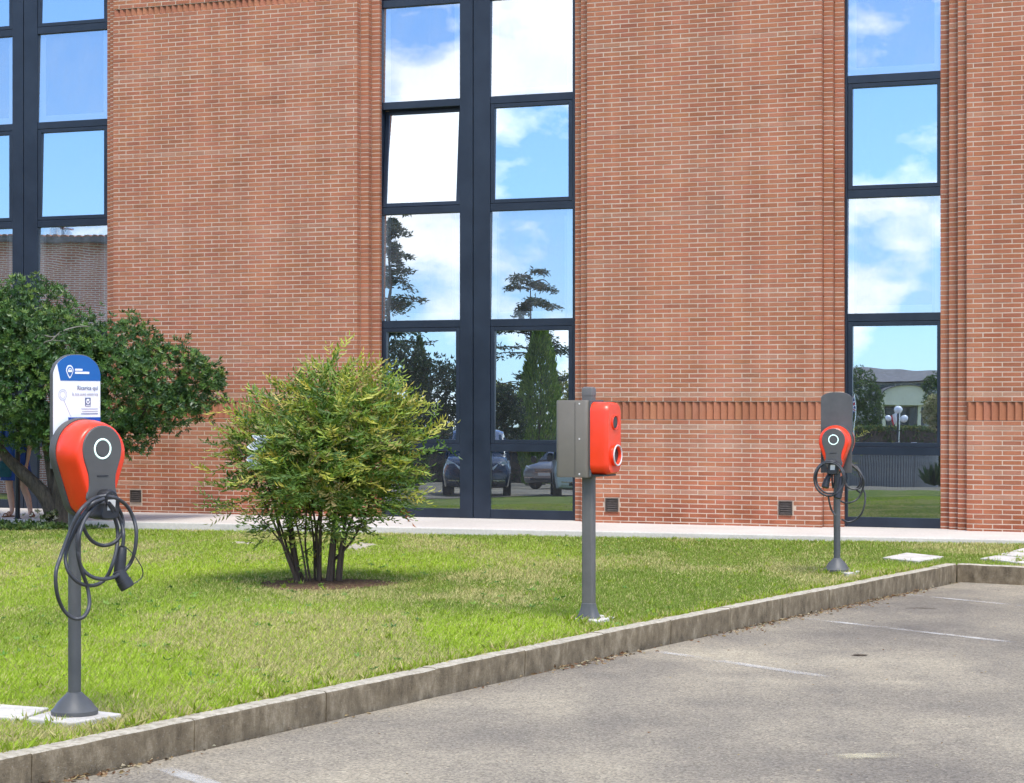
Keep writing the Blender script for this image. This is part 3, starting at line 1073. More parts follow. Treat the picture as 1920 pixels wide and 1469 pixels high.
# ------------------------------------------------------------------ charging posts
def teardrop(Rt, rb, h, n=40):
    """outline x,z: a big circle on top of a small one, hulled"""
    c1, c2 = h - Rt, rb
    be = math.asin((Rt - rb) / (c1 - c2))
    pts = []
    n1 = int(n * 0.65)
    for i in range(n1 + 1):
        a_ = -be + (math.pi + 2 * be) * i / n1
        pts.append((Rt * math.cos(a_), c1 + Rt * math.sin(a_)))
    n2 = n - n1
    for i in range(n2 + 1):
        a_ = math.pi + be + (math.pi - 2 * be) * i / n2
        pts.append((rb * math.cos(a_), c2 + rb * math.sin(a_)))
    return pts
def scaled(pts, s, c=(0, 0.24), sz=None):
    sz = s if sz is None else sz
    return [(c[0] + (x - c[0]) * s, c[1] + (z - c[1]) * sz) for x, z in pts]
def panel_outline():
    prof = [(0.060, 0.050), (0.085, 0.078), (0.084, 0.10), (0.076, 0.14), (0.078, 0.19), (0.092, 0.235), (0.106, 0.275), (0.112, 0.315)]
    half = [(x, z) for x, z in prof]
    arc = [(0.112 * math.cos(a_), 0.318 + 0.112 * math.sin(a_)) for a_ in [math.pi * i / 16 for i in range(0, 17)]]
    right = [tuple(v)[:2] for v in spline([(x, z, 0) for x, z in half], 4)]
    left = [(-x, z) for x, z in reversed(right)]
    return right + arc[1:-1] + left
def charger(parent, z0, front=-1.0, y_at=0.0, label=None):
    """wall box: back plate, red shell, grey face, light ring, plug holder. front=-1 faces local -Y"""
    f = lambda pts, y: [(x * -front, y_at + front * y, z0 + z) for x, z in pts]
    td = teardrop(0.154, 0.080, 0.455)
    mb_ = MB()
    mb_.loft([f(scaled(td, 1.03), 0.0), f(scaled(td, 1.045), 0.012), f(scaled(td, 1.04), 0.040), f(scaled(td, 1.02), 0.046)])
    bp = mb_.build('charger_box', M['grey_plastic'], parent, smooth=40)
    mb_ = MB()
    mb_.loft([f(scaled(td, 0.99), 0.046), f(scaled(td, 1.005), 0.052), f(scaled(td, 1.0), 0.115), f(scaled(td, 0.975), 0.150), f(scaled(td, 0.935), 0.182), f(scaled(td, 0.895), 0.196), f(scaled(td, 0.86), 0.2)])
    mb_.build('red_shell', M['red_plastic'], bp, smooth=40)
    pn = panel_outline()
    mb_ = MB()
    mb_.loft([f(pn, 0.192), f(scaled(pn, 1.0), 0.203), f(scaled(pn, 0.975, (0, 0.2)), 0.2065)])
    mb_.build('face_panel', M['panel_grey'], bp, smooth=30)
    rg = MB()
    cz = 0.318
    pts = []
    rings = []
    for i in range(40):
        a_ = 2 * math.pi * i / 40
        ring_ = []
        for k_ in range(8):
            b_ = 2 * math.pi * k_ / 8
            rr = 0.0455 + 0.0046 * math.cos(b_)
            ring_.append((rr * math.cos(a_), y_at + front * (0.207 + 0.0035 * math.sin(b_)), z0 + cz + rr * math.sin(a_)))
        rings.append(ring_)
    rings.append(rings[0])
    rg.loft(rings, False, False)
    rg.build('light_ring', M['led'], bp, smooth=60)
    bt = MB()
    bt.prism([(0.034 * math.cos(2 * math.pi * i / 28), z0 + cz + 0.034 * math.sin(2 * math.pi * i / 28)) for i in range(28)], y_at + front * 0.204, y_at + front * 0.209)
    bt.build('button', M['grey_plastic'], bp, smooth=30)
    ws = MB()
    ws.box(-0.032, 0.032, y_at + front * 0.209 if front < 0 else y_at + 0.204, y_at + front * 0.204 if front < 0 else y_at + 0.209, z0 + 0.186, z0 + 0.192)
    ws.build('name_strip', M['black_plastic'], bp)
    # plug holder
    hp = [(-0.050, -0.012), (0.030, -0.016), (0.050, 0.004), (0.056, 0.060), (0.040, 0.106), (0.014, 0.124), (-0.014, 0.122), (-0.036, 0.096), (-0.052, 0.030)]
    hp = [tuple(v)[:2] for v in spline([(x, z, 0) for x, z in hp], 4, True)][:-1]
    mb_ = MB()
    mb_.loft([f(scaled(hp, 0.9, (0, 0.05)), 0.12), f(hp, 0.20), f(hp, 0.262), f(scaled(hp, 0.9, (0, 0.05)), 0.272)])
    ho = mb_.build('plug_holder', M['black_plastic'], bp, smooth=35)
    mb_ = MB()
    mb_.loft([f([(-0.022, 0.028), (0.022, 0.028), (0.026, 0.078), (-0.018, 0.078)], 0.271), f([(-0.022, 0.028), (0.022, 0.028), (0.026, 0.078), (-0.018, 0.078)], 0.2745)])
    mb_.build('sticker', M['label_white'], bp)
    mb_ = MB()
    mb_.lathe([(0.0075, 0.0), (0.0075, 0.005), (0.005, 0.006)], 12, (0.006, y_at + front * 0.272, z0 + 0.098), 'y')
    mb_.build('lock_screw', M['chrome'], bp)
    return bp
def board_outline(w, h, top):
    hw = w / 2
    pts = [(-hw, 0.0), (hw, 0.0), (hw, h - top - 0.02)]
    arc = [(hw - 0.006, h - top), (hw - 0.03, h - top * 0.52), (hw * 0.45, h - top * 0.10), (0.0, h), (-hw * 0.45, h - top * 0.10), (-hw + 0.03, h - top * 0.52), (-hw + 0.006, h - top), (-hw, h - top - 0.02)]
    return pts[:2] + [tuple(v)[:2] for v in spline([(x, z, 0) for x, z in [pts[2]] + arc], 5)]
def post_base(parent, r_pole, mat, h, r0=0.112, hb=0.098, cy=0.055):
    mb_ = MB()
    mb_.lathe([(r_pole, 0.06), (r_pole, h)], 24, (0, cy, 0))
    mb_.build('pole', mat, parent, smooth=40)
    mb_ = MB()
    mb_.lathe([(r0, 0.0), (r0 + 0.001, 0.018), (r0 - 0.012, 0.030), (r0 * 0.70, hb * 0.62), (r_pole + 0.016, hb * 0.93), (r_pole + 0.006, hb + 0.004), (r_pole - 0.001, hb + 0.008)], 36, (0, cy, 0.018))
    mb_.build('base_cone', mat, parent, smooth=35)
def on_post(post, yaw, px, py, yl):
    """local point of a post where photo position px,py meets its plane y = yl"""
    o_ = post.location
    n_ = Vector((math.sin(yaw), -math.cos(yaw), 0))         # local -Y in the world
    xd = Vector((math.cos(yaw), math.sin(yaw), 0))
    ray = Vector(((px - 960) / F, 1, -(py - HOR) / F))
    c = Vector((0, 0, CAMZ))
    q = o_ + n_ * (-yl)
    t_ = (q - c).dot(n_) / ray.dot(n_)
    p = c + ray * t_ - o_
    return Vector((p.dot(xd), -p.dot(n_), p.z))
def cable(parent, post, yaw, pts, yl, r=0.0092, wob=0.02, name='cable', mat=None):
    P = []
    for i, (x, y) in enumerate(pts):
        yy = yl[i] if isinstance(yl, (list, tuple)) else yl + wob * math.sin(i * 1.7 + len(pts))
        P.append(on_post(post, yaw, x, y, yy))
    mb_ = MB()
    mb_.tube(spline(P, 7), r, 9)
    return mb_.build(name, mat or M['cable'], parent, smooth=60)
def connector(parent, a_, b_, c_, cap=True):
    """plug: handle from a to b, fat round head from b to c"""
    mb_ = MB()
    d = (b_ - a_)
    mb_.tube([a_, a_ + d * 0.12, a_ + d * 0.5, a_ + d * 0.95, b_ + (c_ - b_) * 0.2], [0.014, 0.022, 0.026, 0.027, 0.024], 14)
    o = mb_.build('connector', M['black_plastic'], parent, smooth=40)
    d = c_ - b_
    mb_ = MB()
    mb_.tube([b_ - d * 0.18, b_ - d * 0.1, b_ + d * 0.45, b_ + d * 0.5, b_ + d * 0.52, b_ + d * 0.95, c_], [0.024, 0.031, 0.033, 0.033, 0.036, 0.036, 0.031], 18)
    mb_.build('plug_head', M['black_plastic'], o, smooth=35)
    return o
def text_mesh(body, size, parent, loc, mat, name, align='LEFT', rz=0.0):
    cu = bpy.data.curves.new(name, 'FONT')
    cu.body = body
    cu.size = size
    cu.align_x = align
    cu.extrude = 0.0004
    tmp = bpy.data.objects.new('tmp', cu)
    COL.objects.link(tmp)
    dg = bpy.context.evaluated_depsgraph_get()
    me = bpy.data.meshes.new_from_object(tmp.evaluated_get(dg))
    bpy.data.objects.remove(tmp)
    me.materials.clear()
    me.materials.append(mat)
    o = link(name, me, parent)
    o.location = loc
    o.rotation_euler = (R(90), 0, rz)
    return o

def clip_poly(poly, fn):
    """keep the part of poly where fn(x,z) >= 0"""
    res = []
    for i in range(len(poly)):
        p, q = poly[i], poly[(i + 1) % len(poly)]
        a_, b_ = fn(*p), fn(*q)
        if a_ >= 0:
            res.append(p)
        if (a_ >= 0) != (b_ >= 0):
            t_ = a_ / (a_ - b_)
            res.append((p[0] + (q[0] - p[0]) * t_, p[1] + (q[1] - p[1]) * t_))
    return res
# nearest post: printed board, one charger
yaw1 = R(48)
b1 = on_lawn(144, 1346, 0.018)
post1 = empty('charging_post', (b1.x, b1.y, b1.z), yaw1)
tag(post1, 'nearest charging post with printed blue and white board and red charger', 'charging post', 'electric car charging posts')
post_base(post1, 0.031, M['post_grey'], 1.2, cy=0.018)
zc = 0.985
BH, BW_, BT = 0.80, 0.312, 0.075
bz = 0.957
mb = MB()
ol = clip_poly([(x, z + bz) for x, z in board_outline(BW_, BH, BT)], lambda x, z: z - (bz + 0.25))
mb.prism(ol, 0.0, 0.022)
brd = mb.build('sign_board', M['post_grey'], post1, bevel=0.003)
inn = [(x, z + bz) for x, z in scaled(board_outline(BW_, BH, BT), 0.972, (0, 0.4), 0.990)]
zt = lambda py: (1346 - py) / 386.0 + 0.012        # height on the board for a photo row near its middle
def print_sheet(poly, y0, mat, name):
    mb_ = MB()
    mb_.prism(poly, -y0 - 0.0012, -y0)
    o_ = mb_.build(name, mat, brd)
    return o_
zt1, zt2, zt3 = bz + 0.8 - 0.128, bz + 0.8 - 0.305, bz + 0.37
white = clip_poly(inn, lambda x, z: z - (bz + 0.26))
print_sheet(white, 0.0, M['white_print'], 'white_print')
slant = lambda x, z: x - (-0.128 + (bz + 0.755 - z) * 0.27)
print_sheet(clip_poly(clip_poly(inn, lambda x, z: z - zt1), slant), 0.0014, M['blue_print'], 'blue_print')
print_sheet(clip_poly(clip_poly(clip_poly(inn, lambda x, z: zt2 - z), slant), lambda x, z: z - zt3), 0.0014, M['blue_dark_print'], 'blue_print')
# pin shaped emblem with a car in it, two lines of lettering too small to read
pin = [tuple(v)[:2] for v in spline([(0, -0.034, 0), (0.020, -0.006, 0), (0.023, 0.010, 0), (0.013, 0.026, 0), (0, 0.030, 0), (-0.013, 0.026, 0), (-0.023, 0.010, 0), (-0.020, -0.006, 0)], 4, True)][:-1]
px0, pz0 = -0.048, bz + 0.8 - 0.083
def at_(poly, s=1.0):
    return [(px0 + x * s, pz0 + z * s) for x, z in poly]
print_sheet(at_(pin), 0.0028, M['white_print'], 'pin_emblem')
print_sheet(at_(scaled(pin, 0.76, (0, 0.002))), 0.0042, M['blue_print'], 'pin_emblem')
car = [(-0.012, -0.004), (0.012, -0.004), (0.013, 0.004), (0.008, 0.012), (0.004, 0.016), (-0.004, 0.016), (-0.008, 0.012), (-0.013, 0.004)]
print_sheet(at_(car), 0.0056, M['white_print'], 'pin_emblem')
print_sheet(at_([(-0.006, 0.008), (0.006, 0.008), (0.004, 0.012), (-0.004, 0.012)]), 0.007, M['blue_print'], 'pin_emblem')
print_sheet([(-0.014, pz0 + 0.003), (0.034, pz0 + 0.003), (0.034, pz0 + 0.013), (-0.014, pz0 + 0.013)], 0.0028, M['white_print'], 'lettering')
print_sheet([(-0.014, pz0 - 0.012), (0.078, pz0 - 0.012), (0.078, pz0 - 0.001), (-0.014, pz0 - 0.001)], 0.0028, M['white_print'], 'lettering')
brd.scale = (0.90, 1, 1)
text_mesh('Ricarica qui', 0.029, brd, (0.136, -0.0030, bz + 0.8 - 0.172), M['ink'], 'lettering', 'RIGHT')
text_mesh('la tua auto elettrica', 0.0215, brd, (0.136, -0.0030, bz + 0.8 - 0.199), M['ink_light'], 'lettering', 'RIGHT')
rr_ = lambda cx, cz_, w, h: [(cx - w / 2, cz_ - h / 2), (cx + w / 2, cz_ - h / 2), (cx + w / 2, cz_ + h / 2), (cx - w / 2, cz_ + h / 2)]
zq = bz + 0.8 - 0.231
print_sheet(rr_(0.070, zq, 0.036, 0.042), 0.0016, M['ink'], 'phone_icon')
print_sheet([(0.070 + 0.013 * math.cos(i * math.pi / 8), zq + 0.003 + 0.013 * math.sin(i * math.pi / 8)) for i in range(16)], 0.0030, M['white_print'], 'phone_icon')
print_sheet([(0.061, zq + 0.004), (0.069, zq - 0.005), (0.080, zq + 0.008), (0.080, zq + 0.012), (0.069, zq), (0.061, zq + 0.008)], 0.0044, M['ink'], 'phone_icon')
print_sheet(rr_(0.070, zq - 0.016, 0.030, 0.004), 0.0030, M['white_print'], 'phone_icon')
print_sheet(rr_(0.081, bz + 0.8 - 0.264, 0.108, 0.0032), 0.0016, M['ink_light'], 'lettering')
print_sheet(rr_(0.084, bz + 0.8 - 0.276, 0.102, 0.0028), 0.0016, M['ink_light'], 'lettering')
print_sheet(rr_(0.081, bz + 0.8 - 0.288, 0.108, 0.0036), 0.0016, M['ink'], 'lettering')
for rad in (0.026, 0.017):
    mb = MB()
    rings = []
    for i in range(29):
        a_ = 2 * math.pi * i / 28
        rings.append([(-0.092 + (rad + 0.0009 * s_) * math.cos(a_), -0.0022 - 0.0004 * t_, bz + 0.8 - 0.196 + (rad + 0.0009 * s_) * math.sin(a_)) for s_, t_ in ((-1, 0), (1, 0), (1, 1), (-1, 1))])
    mb.loft(rings, False, False)
    mb.build('ring_emblem', M['ink_light'], brd)
mb = MB()
mb.tube([(-0.084, -0.0022, bz + 0.8 - 0.224), (-0.030, -0.0022, bz + 0.8 - 0.318)], 0.0009, 5)
mb.build('ring_emblem', M['ink_light'], brd)

charger(post1, zc)
Z1 = lambda zx, zy: (80 + zx / 2.825, 660 + zy / 2.825)
def c1(pts, yl, **kw):
    return cable(post1, post1, yaw1, [Z1(*p) for p in pts], yl, **kw)
c1([(335, 762), (290, 770), (245, 795), (190, 855), (142, 960), (97, 1080), (70, 1170), (75, 1275), (110, 1365), (165, 1412), (218, 1403), (247, 1340), (236, 1245), (205, 1155), (185, 1060), (188, 960), (212, 870), (262, 805), (325, 778)], -0.285)
c1([(330, 785), (270, 800), (212, 870), (160, 970), (122, 1075), (135, 1160), (190, 1222), (268, 1238), (330, 1205), (368, 1130), (392, 1040), (397, 950), (378, 870), (352, 805)], -0.262)
c1([(350, 790), (398, 825), (424, 890), (418, 960), (382, 1008), (322, 1026), (262, 1002), (222, 945), (208, 890), (225, 850), (280, 810)], -0.245)
c1([(345, 765), (395, 778), (445, 815), (480, 880), (496, 960), (486, 1060), (458, 1130), (400, 1182), (330, 1204), (258, 1190), (205, 1140), (186, 1060), (195, 970), (228, 880), (285, 815), (330, 800)], -0.30)
c1([(350, 800), (390, 850), (418, 910), (428, 970), (424, 1030)], -0.27)
p_ = lambda zx, zy, y=-0.272: on_post(post1, yaw1, *Z1(zx, zy), y)
con = connector(post1, p_(424, 1028), p_(404, 1172), p_(452, 1252, -0.30))
c1([(440, 1035), (470, 1062), (500, 1100), (528, 1150), (528, 1190), (505, 1215), (482, 1228)], -0.28, r=0.0026, name='cap_cord')

# far post: blank grey board, chargers back to back
yaw3 = R(-17)
b3 = on_lawn(1568, 1075, 0.018)
post3 = empty('charging_post', (b3.x, b3.y, b3.z), yaw3)
tag(post3, 'far charging post with blank grey board and coiled black cables', 'charging post', 'electric car charging posts')
post_base(post3, 0.033, M['post_grey'], 1.5, r0=0.125, hb=0.12)
mb = MB()
z3 = 0.98
mb.prism([(x, z + z3) for x, z in board_outline(0.302, 0.79, 0.045)], 0.0, 0.022)
brd3 = mb.build('sign_board', M['post_grey'], post3, bevel=0.003)
charger(post3, 0.99)
charger(post3, 0.99, 1.0, 0.11)
Z3 = lambda zx, zy: (1500 + zx / 5.65, 730 + zy / 5.65)
def c3(pts, yl, **kw):
    return cable(post3, post3, yaw3, [Z3(*p) for p in pts], yl, **kw)
for dx, dy, s_, yy in ((0, 0, 1.0, -0.28), (6, -8, 0.9, -0.262), (-4, 6, 0.95, -0.30)):
    pts = []
    for i in range(19):
        a_ = math.radians(100 + 20 * i)
        pts.append((312 + dx + 162 * s_ * math.cos(a_), 948 + dy - 185 * s_ * math.sin(a_)))
    c3(pts, yy, r=0.0092, wob=0.008)
c3([(540, 790), (605, 830), (652, 900), (668, 970), (640, 1040), (575, 1062), (510, 1040), (480, 990)], 0.30)
c3([(545, 800), (625, 870), (678, 965), (660, 1070), (620, 1150), (555, 1195), (480, 1205), (430, 1185)], 0.28)
c3([(530, 805), (600, 850), (640, 930), (640, 1000), (600, 1060), (640, 1100)], 0.32)
c3([(660, 1040), (690, 1120), (685, 1220), (650, 1320), (585, 1385), (510, 1408), (440, 1380)], 0.29)
c3([(300, 1130), (312, 1200), (335, 1280), (375, 1340)], -0.25)
c3([(345, 870), (340, 960), (350, 1050)], -0.16)
c3([(365, 870), (372, 950), (352, 1040)], -0.17)
q_ = lambda zx, zy, y=-0.27: on_post(post3, yaw3, *Z3(zx, zy), y)
connector(post3, q_(315, 900, -0.19), q_(285, 965, -0.2), q_(265, 1045, -0.22))
connector(post3, q_(440, 930, -0.25), q_(425, 1060, -0.27), q_(398, 1160, -0.29))
c3([(480, 985), (465, 960), (440, 925)], -0.25)

# middle post: square pole, red socket box and grey cabinet seen edge on
yaw2 = R(64)
b2 = on_lawn(1104, 1163, 0.018)
post2 = empty('charging_post', (b2.x, b2.y, b2.z), yaw2)
tag(post2, 'middle charging post seen edge on, red socket box and grey cabinet', 'charging post', 'electric car charging posts')
def rrect(w, d, r, n=5, cx=0.0, cy=0.0):
    pts = []
    for sx_, sy_, a0 in ((1, 1, 0), (-1, 1, 90), (-1, -1, 180), (1, -1, 270)):
        for i in range(n + 1):
            a_ = R(a0 + 90 * i / n)
            pts.append((cx + sx_ * (w / 2 - r) + r * math.cos(a_), cy + sy_ * (d / 2 - r) + r * math.sin(a_)))
    return pts
pl = rrect(0.07, 0.09, 0.016)
mb = MB()
mb.loft([[(x, y, 0.05) for x, y in pl], [(x, y, 1.655) for x, y in pl]])
mb.build('pole', M['pole_grey'], post2, smooth=35)
mb = MB()
for z, s_ in ((1.655, 1.05), (1.69, 1.05), (1.704, 0.96), (1.712, 0.7)):
    pass
mb.loft([[(x * s_, y * s_, z) for x, y in pl] for z, s_ in ((1.648, 1.06), (1.690, 1.06), (1.704, 0.95), (1.712, 0.65))])
mb.build('pole_cap', M['pole_grey'], post2, smooth=35)
mb = MB()
fl = [(0.135, 1.07), (0.128, 1.08), (0.10, 1.12), (0.04, 1.30), (0.02, 1.48), (0.0, 1.75), (0.0, 1.0)]
mb.loft([[(x * s_ * 1.0, y * s_, z) for x, y in rrect(0.07, 0.09, 0.022)] for z, s_ in ((0.0, 1.95), (0.014, 1.93), (0.040, 1.62), (0.075, 1.34), (0.105, 1.17), (0.122, 1.12), (0.126, 1.02))])
mb.build('base_cone', M['post_grey'], post2, smooth=35)
# groove plate behind the red box
mb = MB()
mb.box(-0.118, 0.118, -0.068, -0.052, 1.055, 1.615)
mb.build('mounting_plate', M['post_grey'], post2, bevel=0.004)
cb = rrect(0.25, 0.268, 0.035, cy=0.082)
mb = MB()
mb.loft([[(x * 0.97, 0.082 + (y - 0.082) * 0.97, 1.050) for x, y in cb], [(x, y, 1.062) for x, y in cb], [(x, y, 1.600) for x, y in cb], [(x * 0.97, 0.082 + (y - 0.082) * 0.97, 1.614) for x, y in cb]])
mb.build('cabinet', M['box_grey'], post2, smooth=35)
for z_ in (1.075, 1.332, 1.588):           # cover seams and screws of the cabinet
    for x_ in (-0.1262, 0.1262):
        mb = MB()
        mb.lathe([(0.007, -0.001), (0.007, 0.0012), (0.004, 0.0022)] if x_ > 0 else [(0.004, -0.0022), (0.007, -0.0012), (0.007, 0.001)], 10, (x_ * 0.992, 0.02, z_), 'x')
        mb.build('screw', M['ring_grey'], post2)
for x_ in (-0.1253, 0.1253):
    mb = MB()
    mb.box(x_ - 0.0008, x_ + 0.0008, 0.0535, 0.0565, 1.066, 1.598)
    mb.build('seam', M['black_plastic'], post2)
rb = lambda s_, y: [(x * s_, y, 1.336 + (z - 1.336) * (1 - (1 - s_) * 0.5)) for x, z in [(a_, b_ + 1.336) for a_, b_ in rrect(0.262, 0.53, 0.075)]]
mb = MB()
mb.loft([rb(1.0, -0.068), rb(1.0, -0.140), rb(0.985, -0.170), rb(0.95, -0.192), rb(0.88, -0.206)])
rbx = mb.build('socket_box', M['red_plastic'], post2, smooth=40)
mb = MB()
mb.box(-0.11, 0.11, -0.17, -0.075, 1.060, 1.0725)
mb.build('drip_edge', M['black_plastic'], rbx)
def socket(z, r, lift, rim):
    s_ = MB()
    rings = []
    prof = [(r * 1.12, -0.200), (r * 1.08, -0.206 - lift), (r * 0.98, -0.210 - lift), (r * 0.86, -0.204 - lift), (r * 0.72, -0.175)]
    rings = [[(rad * math.cos(2 * math.pi * k_ / 32), y, z + rad * math.sin(2 * math.pi * k_ / 32)) for k_ in range(32)] for rad, y in prof]
    s_.loft(rings, False, False)
    so = s_.build('socket', M['red_plastic'], rbx, smooth=35)
    d_ = MB()
    d_.prism([(r * 0.80 * math.cos(2 * math.pi * k_ / 32), z + r * 0.80 * math.sin(2 * math.pi * k_ / 32)) for k_ in range(32)], -0.2115 if not rim else -0.2095, -0.2065)
    d_.build('socket_flap', M['black_plastic'] if True else None, rbx)
    if rim:
        g_ = MB()
        rings = []
        for i in range(33):
            a_ = 2 * math.pi * i / 32
            rings.append([((r * 1.02 + 0.006 * math.cos(b_)) * math.cos(a_), -0.209 - lift + 0.006 * math.sin(b_), z + (r * 1.02 + 0.006 * math.cos(b_)) * math.sin(a_)) for b_ in [2 * math.pi * k_ / 8 for k_ in range(8)]])
        g_.loft(rings, False, False)
        g_.build('socket_rim', M['ring_grey'], rbx, smooth=60)
socket(1.452, 0.052, 0.006, False)
socket(1.212, 0.072, 0.022, True)
# ------------------------------------------------------------------ foliage tools
def unit(a_):
    return a_ / np.maximum(np.linalg.norm(a_, axis=-1, keepdims=True), 1e-9)
def rdir(n):
    return unit(RNG.normal(size=(n, 3)))
def leaves(name, P, D, S, L, W, tint, mat, parent, fold=0.22, curl=0.12):
    """one pointed folded leaf a row: base P, direction D, side S"""
    D = unit(D)
    S = unit(S - D * np.sum(S * D, -1, keepdims=True))
    N = np.cross(D, S)
    L = np.broadcast_to(np.asarray(L, float).reshape(-1, 1), (len(P), 1))
    W = np.broadcast_to(np.asarray(W, float).reshape(-1, 1), (len(P), 1))
    mid = P + D * L * 0.48
    V = np.stack([P, mid + S * W / 2 + N * W * fold, P + D * L - N * L * curl, mid - S * W / 2 + N * W * fold], 1).reshape(-1, 3)
    i = np.arange(len(P))[:, None] * 4
    Fc = np.concatenate([i + np.array([[0, 2, 1]]), i + np.array([[0, 3, 2]])], 0)
    return np_mesh(name, V, Fc, mat, parent, np.repeat(tint, 4, axis=0))
def blob_points(blobs, n, inner=0.62, bumpy=0.16, seed=0):
    """points near the skin of a union of ellipsoids, with outward directions"""
    bl = np.array(blobs, float)           # cx cy cz rx ry rz
    wgt = (bl[:, 3] * bl[:, 5] + bl[:, 3] * bl[:, 4] + bl[:, 4] * bl[:, 5])
    idx = RNG.choice(len(bl), n * 2, p=wgt / wgt.sum())
    d = rdir(n * 2)
    az = np.arctan2(d[:, 1], d[:, 0]) * 2.2 + idx * 3.7
    lump = 1 + bumpy * (2 * fbm(az * 1.3 + 20, d[:, 2] * 3.2 + 20, seed, 3) - 1) * 1.6
    r = (inner + (1 - inner) * RNG.random(n * 2) ** 0.6) * lump
    P = bl[idx, :3] + d * bl[idx, 3:6] * r[:, None]
    # drop what lies deep inside another blob
    keep = np.ones(len(P), bool)
    for b in bl:
        q = np.sum(((P - b[:3]) / b[3:6]) ** 2, 1)
        keep &= q > (inner * 0.80) ** 2
    P, d, r = P[keep][:n], d[keep][:n], r[keep][:n]
    return P, d, r
def palette(n, cols, jit=0.18):
    c = np.array(cols, float)
    p = c[:, 3] / c[:, 3].sum()
    i = RNG.choice(len(c), n, p=p)
    return c[i, :3] * (1 + jit * (2 * RNG.random((n, 1)) - 1)) * (1 + 0.06 * (2 * RNG.random((n, 3)) - 1))
def rosettes(P, A, k, L, W, tint, name, mat, parent, spread=1.0):
    """k leaves round each axis A"""
    n = len(P)
    A = unit(A)
    X = unit(np.cross(A, rdir(n)))
    Y = np.cross(A, X)
    ph = RNG.random((n, 1)) * 6.28 + np.arange(k)[None] * (6.283 / k) + RNG.normal(size=(n, k)) * 0.25
    tilt = spread * (0.75 + 0.5 * RNG.random((n, k)))
    D = A[:, None] * np.cos(tilt)[..., None] + (X[:, None] * np.cos(ph)[..., None] + Y[:, None] * np.sin(ph)[..., None]) * np.sin(tilt)[..., None]
    S = np.cross(D, A[:, None] + 0.01)
    LL = (L * (0.7 + 0.5 * RNG.random((n, k)))).reshape(-1)
    PP = np.repeat(P[:, None], k, 1).reshape(-1, 3)
    return leaves(name, PP, D.reshape(-1, 3), S.reshape(-1, 3), LL, LL * W / L, np.repeat(tint, k, 0) * (0.9 + 0.2 * RNG.random((n * k, 1))), mat, parent)
def limb(pts, r0, r1, parent, name, mat, n=9):
    P = spline(pts, 5)
    rad = [r0 + (r1 - r0) * i / (len(P) - 1) for i in range(len(P))]
    mb_ = MB()
    mb_.tube(P, rad, n)
    return mb_.build(name, mat, parent, smooth=60)
def px_blobs(lst, Y, depth=1.0, mir=False, jd=0.0):
    """blobs given as photo x, y, radius x, radius y -> world ellipsoids"""
    res = []
    for it in lst:
        x, y, rx, ry = it[:4]
        dy = it[4] if len(it) > 4 else 0.0
        s_ = (Y + dy) / F * (Q if mir else 1.0)
        c = refl(x, y, Y + dy) if mir else at(x, y, Y + dy)
        r_ = (rx * s_, (rx + ry) / 2 * s_ * depth, ry * s_)
        if mir:
            m_ = max(r_[0], r_[1] * 0.9)
            r_ = (m_, m_, ry * s_)
        res.append((*c, *r_))
    return res

# ------------------------------------------------------------------ the feathery shrub
shrub = empty('shrub', (SB.x, SB.y, lawn_z(SB.y)))
tag(shrub, 'feathery yellow green shrub with many thin stems on the lawn', 'shrub')
YS = SB.y
sblobs = px_blobs([(645, 745, 80, 62), (555, 800, 98, 78), (705, 805, 70, 80), (610, 855, 132, 92, -0.35), (510, 870, 66, 66), (700, 890, 76, 60), (600, 940, 84, 58, -0.15), (655, 935, 62, 62),
                   (625, 870, 130, 96, 0.45), (742, 820, 34, 44), (468, 830, 44, 52), (600, 995, 62, 42), (560, 880, 80, 70, -0.45), (650, 765, 80, 60, -0.3)], YS, 1.0)
NS = 1900
SBX, SBZ = at(605, 850, YS).x, at(605, 900, YS).z
sblobs = [(SBX + (b[0] - SBX) * 0.86, b[1], SBZ + (b[2] - SBZ) * 0.88, b[3] * 0.85, b[4] * 0.85, b[5] * 0.86) for b in sblobs]
P, d, rr = blob_points(sblobs, NS, 0.52, 0.34, 5)
o3 = np.array([SB.x, SB.y, lawn_z(SB.y)])
# boughs that stick out of the dome
tips = [(638, 690, 18, 26), (690, 705, 20, 20), (725, 715, 16, 22), (590, 715, 22, 18), (520, 745, 22, 18), (455, 775, 26, 16), (440, 830, 24, 16), (432, 905, 26, 14), (450, 960, 24, 14), (768, 770, 24, 20), (785, 815, 26, 16),
        (775, 860, 22, 14), (775, 915, 24, 16), (735, 945, 24, 14), (560, 725, 18, 20), (750, 740, 18, 20), (500, 1000, 26, 14)]
for (tx, ty, sx_, sz_) in tips:
    k = 16
    q = at(605 + (tx - 605) * 0.86, 856 + (ty - 850) * 0.86, YS)
    s_ = YS / F
    pn = np.array(q)[None] + RNG.normal(size=(k, 3)) * np.array([sx_ * s_, 0.18, sz_ * s_]) * 0.75
    dn = unit(pn - np.array([SB.x, SB.y, at(605, 890, YS).z]) + 0.2 * RNG.normal(size=(k, 3)))
    P, d, rr = np.vstack([P, pn]), np.vstack([d, dn]), np.concatenate([rr, np.ones(k)])
A = unit(d * np.array([1, 1, 0.55]) + np.array([0, 0, 0.34]) + 0.40 * RNG.normal(size=P.shape))
ln = RNG.uniform(0.17, 0.36, len(P))
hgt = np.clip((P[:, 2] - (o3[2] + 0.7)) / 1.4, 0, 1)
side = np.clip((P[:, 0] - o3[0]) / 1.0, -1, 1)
sunlit = RNG.random(len(P)) < (0.16 + 0.42 * hgt * (rr > 0.8) + 0.20 * side)  # yellower sprays towards top, outside and right: sunlit side painted into leaf colour
tn = palette(len(P), [(0.155, 0.245, 0.048, 5), (0.225, 0.305, 0.054, 4), (0.105, 0.180, 0.045, 3), (0.28, 0.28, 0.075, 1.2)])
